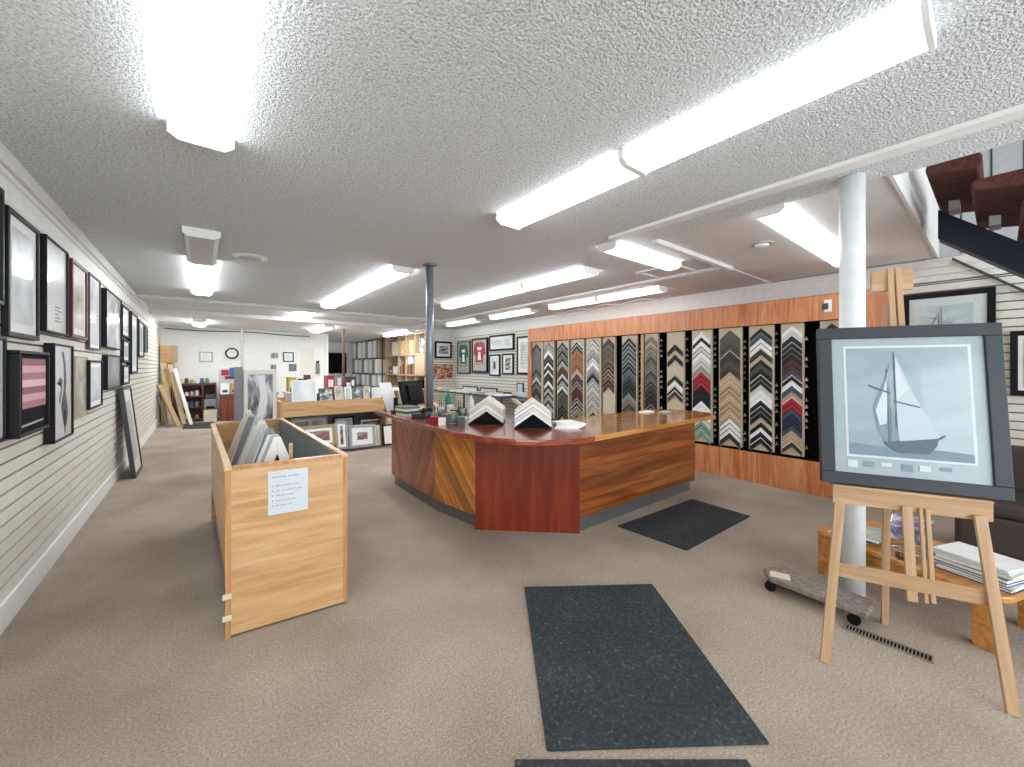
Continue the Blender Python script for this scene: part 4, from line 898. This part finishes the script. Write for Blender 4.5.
# ============================================================ EASEL
ax = Vector((.42, -.91, 0)).normalized(); bk = Vector((ax.y*-1, ax.x, 0)).normalized()  # bk points away from viewer
if bk.x < 0: bk = -bk
t = thing('display_easel', 'light pine standing easel holding the ship picture', 'easel')
az = math.atan2(ax.y, ax.x)
def ebar(p, q, w, d, nm, m_='easel'):
    """bar along its own local z so the grain follows it"""
    p, q = Vector(p), Vector(q); dr = q-p; L = dr.length; z = dr.normalized()
    x = ax - z*ax.dot(z)
    if x.length < .1: x = Vector((0, 0, 1))-z*z.z
    x.normalize(); y = z.cross(x)
    mm = mb(m_).box((-w/2, -d/2, 0), (w/2, d/2, L)); o = mm.obj(nm, t, bevel=.002)
    o.matrix_local = Matrix((( x.x, y.x, z.x, p.x), (x.y, y.y, z.y, p.y), (x.z, y.z, z.z, p.z), (0, 0, 0, 1)))
    return o
Lf, Rf = Vector((2.475, .555, 0)), Vector((2.735, -.035, 0))
Lt, Rt = Vector((2.675, .535, .80)), Vector((2.865, .06, .80))
ebar(Lf, Lt, .042, .02, 'leg'); ebar(Rf, Rt, .042, .02, 'leg')
cz = .845
Bl = Vector((2.65, .61, .87)); Br = Vector((2.95, -.04, .87)); mid = (Bl+Br)/2
# tray
tl = Bl+ax*.045; tr = Br-ax*.075
ebar(tl+Vector((0, 0, -.055))-bk*.012, tr+Vector((0, 0, -.055))-bk*.012, .085, .02, 'tray_board')
ebar(tl+Vector((0, 0, -.006))+bk*.01, tr+Vector((0, 0, -.006))+bk*.01, .012, .075, 'tray_ledge')
# lower crossbar
def along(p, q, z): return p+(q-p)*(z/(q.z-p.z))
ebar(along(Lf, Lt, .44)+bk*.02, along(Rf, Rt, .44)+bk*.02, .07, .018, 'crossbar')
lean = .15
mc = mid+bk*.05
def mast(dx, z0, z1, w, d, nm, off=0):
    a = mc+ax*dx+bk*(off+(z0-.87)*lean); b = mc+ax*dx+bk*(off+(z1-.87)*lean); a.z = z0; b.z = z1; ebar(a, b, w, d, nm)
mast(-.006, .80, 2.05, .026, .02, 'mast'); mast(.028, .80, 2.05, .026, .02, 'mast')
a = mc+bk*(.012+1.11*lean); a.z = 1.98; ebar(a-ax*.085, a+ax*.09, .11, .022, 'top_bar')
# centre slats below the tray
for dx, w, z0 in ((-.02, .04, .355), (.03, .014, .36), (.055, .018, .365)):
    a = mc+ax*dx-bk*.075; b = Vector(a); a = a-bk*((.85-z0)*.12); a.z = z0; b.z = .80; ebar(a, b, w, .016, 'slide_slat')
b = mc+bk*(1.0*lean+.03); b.z = 1.85; ebar((3.11, .42, 0), b, .032, .02, 'rear_leg')
a = along(Lf, Lt, .44)+bk*.045
# ship picture on easel: bottom rests on the tray ledge
W_ = (Br-Bl).length; H_ = .845
pic = picture('ship_picture', 'large sailing ship print in wide dark slate frame standing on the easel', W_, H_, tuple(mid+bk*.032+Vector((0, 0, .002))), az, plain('2b3238', .55), .062, .045, .0, 'paper', SK['matc'])
pic.rotation_euler = (R(-6.3), 0, az)
def inner_ship():
    p = MB(); y = -.0315
    a0, a1, b0, b1 = -W_/2+.125, W_/2-.12, .16, H_-.115
    p.mat(plain('c9d2d4', .5)).box((a0-.012, y-.0015, b0-.012), (a1+.012, y, b1+.012))
    p.mat(SK['skyc']).box((a0, y-.003, b0), (a1, y-.0015, b1)); d_ship(p, a0, a1, b0, b1, y-.003)
    p.obj('ship_print', pic)
inner_ship()

# ============================================================ DOLLY, VENT
t = thing('dolly', 'low grey carpeted dolly board on casters beside the white pole', 'dolly')
mb('dolly').prism([(2.96, .96), (3.06, 1.03), (3.22, .97), (3.175, .76), (3.16, .46), (2.95, .47)], .065, .10).obj('deck', t, bevel=.008)
for x, y in ((2.98, .96), (3.14, .95), (2.97, .53), (3.11, .53)): mb('black').tube([(x-.012, y, .0325), (x+.012, y, .0325)], .032, 12).obj('caster', t)
q = onZ(788, 578, .1); tag(mb('cream').box((-.04, -.055, 0), (.04, .055, .004)).obj('paper_note', loc=(3.03, .92, .1005), rz=R(20)), 'small yellowish note lying on the dolly board', 'note')
a, b = onZ(843, 626, 0), onZ(934, 661, 0); d = (b-a); an = math.atan2(d.y, d.x); L = d.length
t = thing('floor_vent', 'long narrow metal floor vent set in the carpet by the easel', 'vent', (a.x, a.y, 0), an)
mb('vent').box((0, -.035, 0), (L, -.028, .008)).box((0, .028, 0), (L, .035, .008)).box((0, -.028, 0), (.008, .028, .008)).box((L-.008, -.028, 0), (L, .028, .008)).obj('rim', t)
g = mb('blackmatte').box((.008, -.028, 0), (L-.008, .028, .002)); g.mat(M['vent'])
n = 24
for i in range(n): g.box((.01+i*(L-.02)/n, -.028, .002), (.01+i*(L-.02)/n+.005, .028, .006))
g.obj('grille', t)

# ============================================================ LOW TABLE WITH BOOKS
t = thing('low_table', 'low honey wood table with rounded ends behind the easel', 'table', (3.50, .86, 0), math.atan2(-.84, -.30))
# local x runs along the near edge towards the right, y is towards the far side
def rr_rect(x0, y0, x1, y1, r, n=5):
    pts = []
    for cx, cy, a0 in ((x1-r, y0+r, -90), (x1-r, y1-r, 0), (x0+r, y1-r, 90), (x0+r, y0+r, 180)):
        for k in range(n+1): a = R(a0+90*k/n); pts.append((cx+r*math.cos(a), cy+r*math.sin(a)))
    return pts
mb('table').prism(rr_rect(0, 0, .93, .60, .09), .28, .315).obj('tabletop', t, bevel=.008)
for x, y in ((.02, .03), (.80, .03), (.02, .50), (.80, .50)): mb('table').box((x, y, 0), (x+.09, y+.06, .28)).obj('leg', t, bevel=.004)
mb('table').box((.11, .05, .2), (.80, .07, .28)).obj('apron', t); mb('table').box((.11, .53, .2), (.80, .55, .28)).obj('apron', t)
def on_table(x, y, z=.3155):
    c_, s_ = math.cos(math.atan2(-.84, -.30)), math.sin(math.atan2(-.84, -.30)); return (3.50+c_*x-s_*y, .86+s_*x+c_*y, z)
TA = math.atan2(-.84, -.30)
z = .3155
bk_ = [('navy', 'dark blue', .018), ('white', 'white', .014), ('blue', 'blue', .016), ('green', 'green', .024), ('cream', 'cream', .018), ('glassblue', 'glossy pale blue', .012), ('white', 'glossy white', .010)]
for i, (c, n_, h_) in enumerate(bk_):
    o = thing('book', '%s book, %s from the bottom in the stack on the low table' % (n_, ordn[i].replace('frontmost', 'first')), 'book', on_table(.765+.006*math.sin(i*2), .22+.01*math.cos(i), z), TA+R(3*math.sin(i*1.9)), 'books stacked on the low table')
    mb(c).box((-.15, -.12, 0), (.15, .12, .003)).box((-.15, -.12, h_-.003), (.15, .12, h_)).box((-.15, .117, .003), (.15, .12, h_-.003)).obj('cover', o); mb('paper').box((-.145, -.115, .003), (.145, .117, h_-.003)).obj('pages', o); z += h_+.0005
z = .3155
for i, (c, n_) in enumerate((('cream', 'cream'), ('paper', 'white'), ('dgrey', 'dark'), ('paper', 'bright white'), ('lgrey', 'grey'))):
    tag(mb(c).box((-.1, -.13, 0), (.1, .13, .009)).obj('magazine', loc=on_table(.20+.01*i, .15+.012*i, z), rz=TA+R(-12+8*i)), '%s magazine, %s from the bottom of the pile by the white pole' % (n_, ordn[i].replace('frontmost', 'first')), 'magazine', 'magazines on the low table'); z += .0095
tag(mb(plain('b9d08a', .6)).box((-.03, -.04, 0), (.03, .04, .004)).obj('note_card', loc=on_table(.24, .19, z+.0005), rz=TA), 'small green card on top of the magazines', 'card')
o = thing('open_frame_stand', 'small tilted purple-grey picture on a wire stand on the low table', 'picture', on_table(.42, .26), TA+R(15))
mb('chrome').tube([(-.1, -.1, .006), (-.08, .05, .2)], .005, 6).obj('stand_wire', o); mb('chrome').tube([(.1, -.1, .006), (.08, .05, .2)], .005, 6).obj('stand_wire', o); mb('chrome').tube([(.0, .16, .006), (.0, .05, .2)], .005, 6).obj('stand_wire', o)
pb = MB().mat(blotch('purple_print', [(.35, '3d3548'), (.5, '8a7f9c'), (.62, 'cfcbd8')], (14, 14, 14))).box((-.11, -.006, 0), (.11, 0, .17)).obj('print', o); pb.location = (0, -.03, .05); pb.rotation_euler.x = R(-28)
o = thing('wire_basket', 'small wire basket of odds and ends on the low table', 'basket', on_table(.50, .075), TA)
mb('silver').tube([(.07*math.cos(R(a)), .05*math.sin(R(a)), .05) for a in range(0, 361, 30)], .003, 6).obj('rim', o)
for a in range(0, 360, 45): mb('silver').tube([(.05*math.cos(R(a)), .035*math.sin(R(a)), .004), (.07*math.cos(R(a)), .05*math.sin(R(a)), .05)], .002, 5).obj('wire', o)
mb('brown').lathe([(.045, .003), (.05, .02), (.02, .035)], n=10).obj('contents', o)

# ============================================================ SOFA, STAIR
t = thing('sofa', 'dark brown upholstered seat in the corner behind the low table', 'sofa', (4.55, -.2, 0), R(-90))
mb('sofa').box((-.42, 0, .12), (1.0, .75, .40)).obj('frame', t, bevel=.03); mb('sofa').box((-.28, -.02, .40), (.9, .6, .52)).obj('seat_cushion', t, bevel=.04)
mb('sofa').box((-.42, .58, .40), (1.0, .78, .85)).obj('backrest', t, bevel=.04); mb('sofa').box((-.46, 0, .40), (-.28, .60, .62)).obj('armrest', t, bevel=.04)
for x in (-.4, .94):
    for y in (.03, .68): mb('cabwood').box((x, y, 0), (x+.05, y+.05, .12)).obj('leg', t)
t = thing('staircase', 'open staircase with reddish carpeted treads on a dark navy stringer', 'stairs')
x0, x1 = 4.15, 5.35
for k in range(14):
    zt = 2.98-.192*k; yb_ = .33-.215*k
    if zt < .15: break
    b = mb('tread'); pts = [(yb_-.235, zt-.115), (yb_-.255, zt-.09), (yb_-.255, zt-.03), (yb_-.235, zt), (yb_, zt), (yb_+.012, zt-.02), (yb_+.012, zt-.05), (yb_-.0, zt-.075)]
    n = len(pts); b.add([(x0, p[0], p[1]) for p in pts]+[(x1, p[0], p[1]) for p in pts], [tuple(range(n)), tuple(range(n, 2*n))[::-1]]+[(i, n+i, n+(i+1) % n, (i+1) % n) for i in range(n)])
    b.obj('tread', t, bevel=.012)
    if k < 4:
        mb('lgrey').box((4.90, yb_-.12, zt-.165), (5.10, yb_-.06, zt-.08)).obj('bracket', t)
def stringer(xa, xb, m_, nm, zoff=0, thick=.24, parent=t):
    sl = .192/.215; y0_, z0_ = .33, 2.877+zoff; y1_ = -2.85; z1_ = z0_-(y0_-y1_)*sl
    b = mb(m_); pts = [(y0_, z0_), (y0_, z0_-thick), (y1_, z1_-thick), (y1_, z1_)]
    b.add([(xa, p[0], p[1]) for p in pts]+[(xb, p[0], p[1]) for p in pts], [(0, 1, 2, 3), (7, 6, 5, 4)]+[(i, 4+i, 4+(i+1) % 4, (i+1) % 4) for i in range(4)])
    return b.obj(nm, parent)
stringer(4.9, 5.1, 'navy', 'stringer', -.04)
o = stringer(RX-.05, RX-.02, 'dgrey', 'wall_rail', -.17, .03)

# ============================================================ LIGHT, WORLD, CAMERA
w = bpy.data.worlds.new('world'); bpy.context.scene.world = w; w.use_nodes = True
bg = w.node_tree.nodes['Background']; bg.inputs[0].default_value = srgb('e3eefa'); bg.inputs[1].default_value = 2.2
for i, (a, b) in enumerate(((LX, 1.6), (1.8, 4.3), (4.5, RX))):  # added area lights behind the unseen front windows, filling the room
    ld = bpy.data.lights.new('window_fill_light', 'AREA'); ld.shape = 'RECTANGLE'; ld.size = b-a-.1; ld.size_y = 2.1; ld.energy = 62; ld.color = (.93, .97, 1)
    o = bpy.data.objects.new('window_fill_light', ld); C.objects.link(o); o.location = ((a+b)/2, FY-.25, 1.5); o.rotation_euler = (R(90), 0, 0)
ld = bpy.data.lights.new('stairwell_fill_light', 'AREA'); ld.size = .6; ld.energy = 6; o = bpy.data.objects.new('stairwell_fill_light', ld); C.objects.link(o); o.location = (5, -1.4, 4.78)  # added unseen area light without a fixture, brightens the stairwell

cam = bpy.data.cameras.new('camera'); co = bpy.data.objects.new('camera', cam); C.objects.link(co)
cam.sensor_width = 36; cam.lens = F/1024*36; cam.shift_y = -16.5/1024; cam.clip_start = .05
co.location = (0, 0, CH); co.rotation_euler = (R(90), 0, -TH)
sc = bpy.context.scene; sc.camera = co
sc.view_settings.view_transform = 'Standard'; sc.view_settings.look = 'None'; sc.view_settings.gamma = 1; sc.view_settings.exposure = .30
sc.view_settings.use_curve_mapping = False
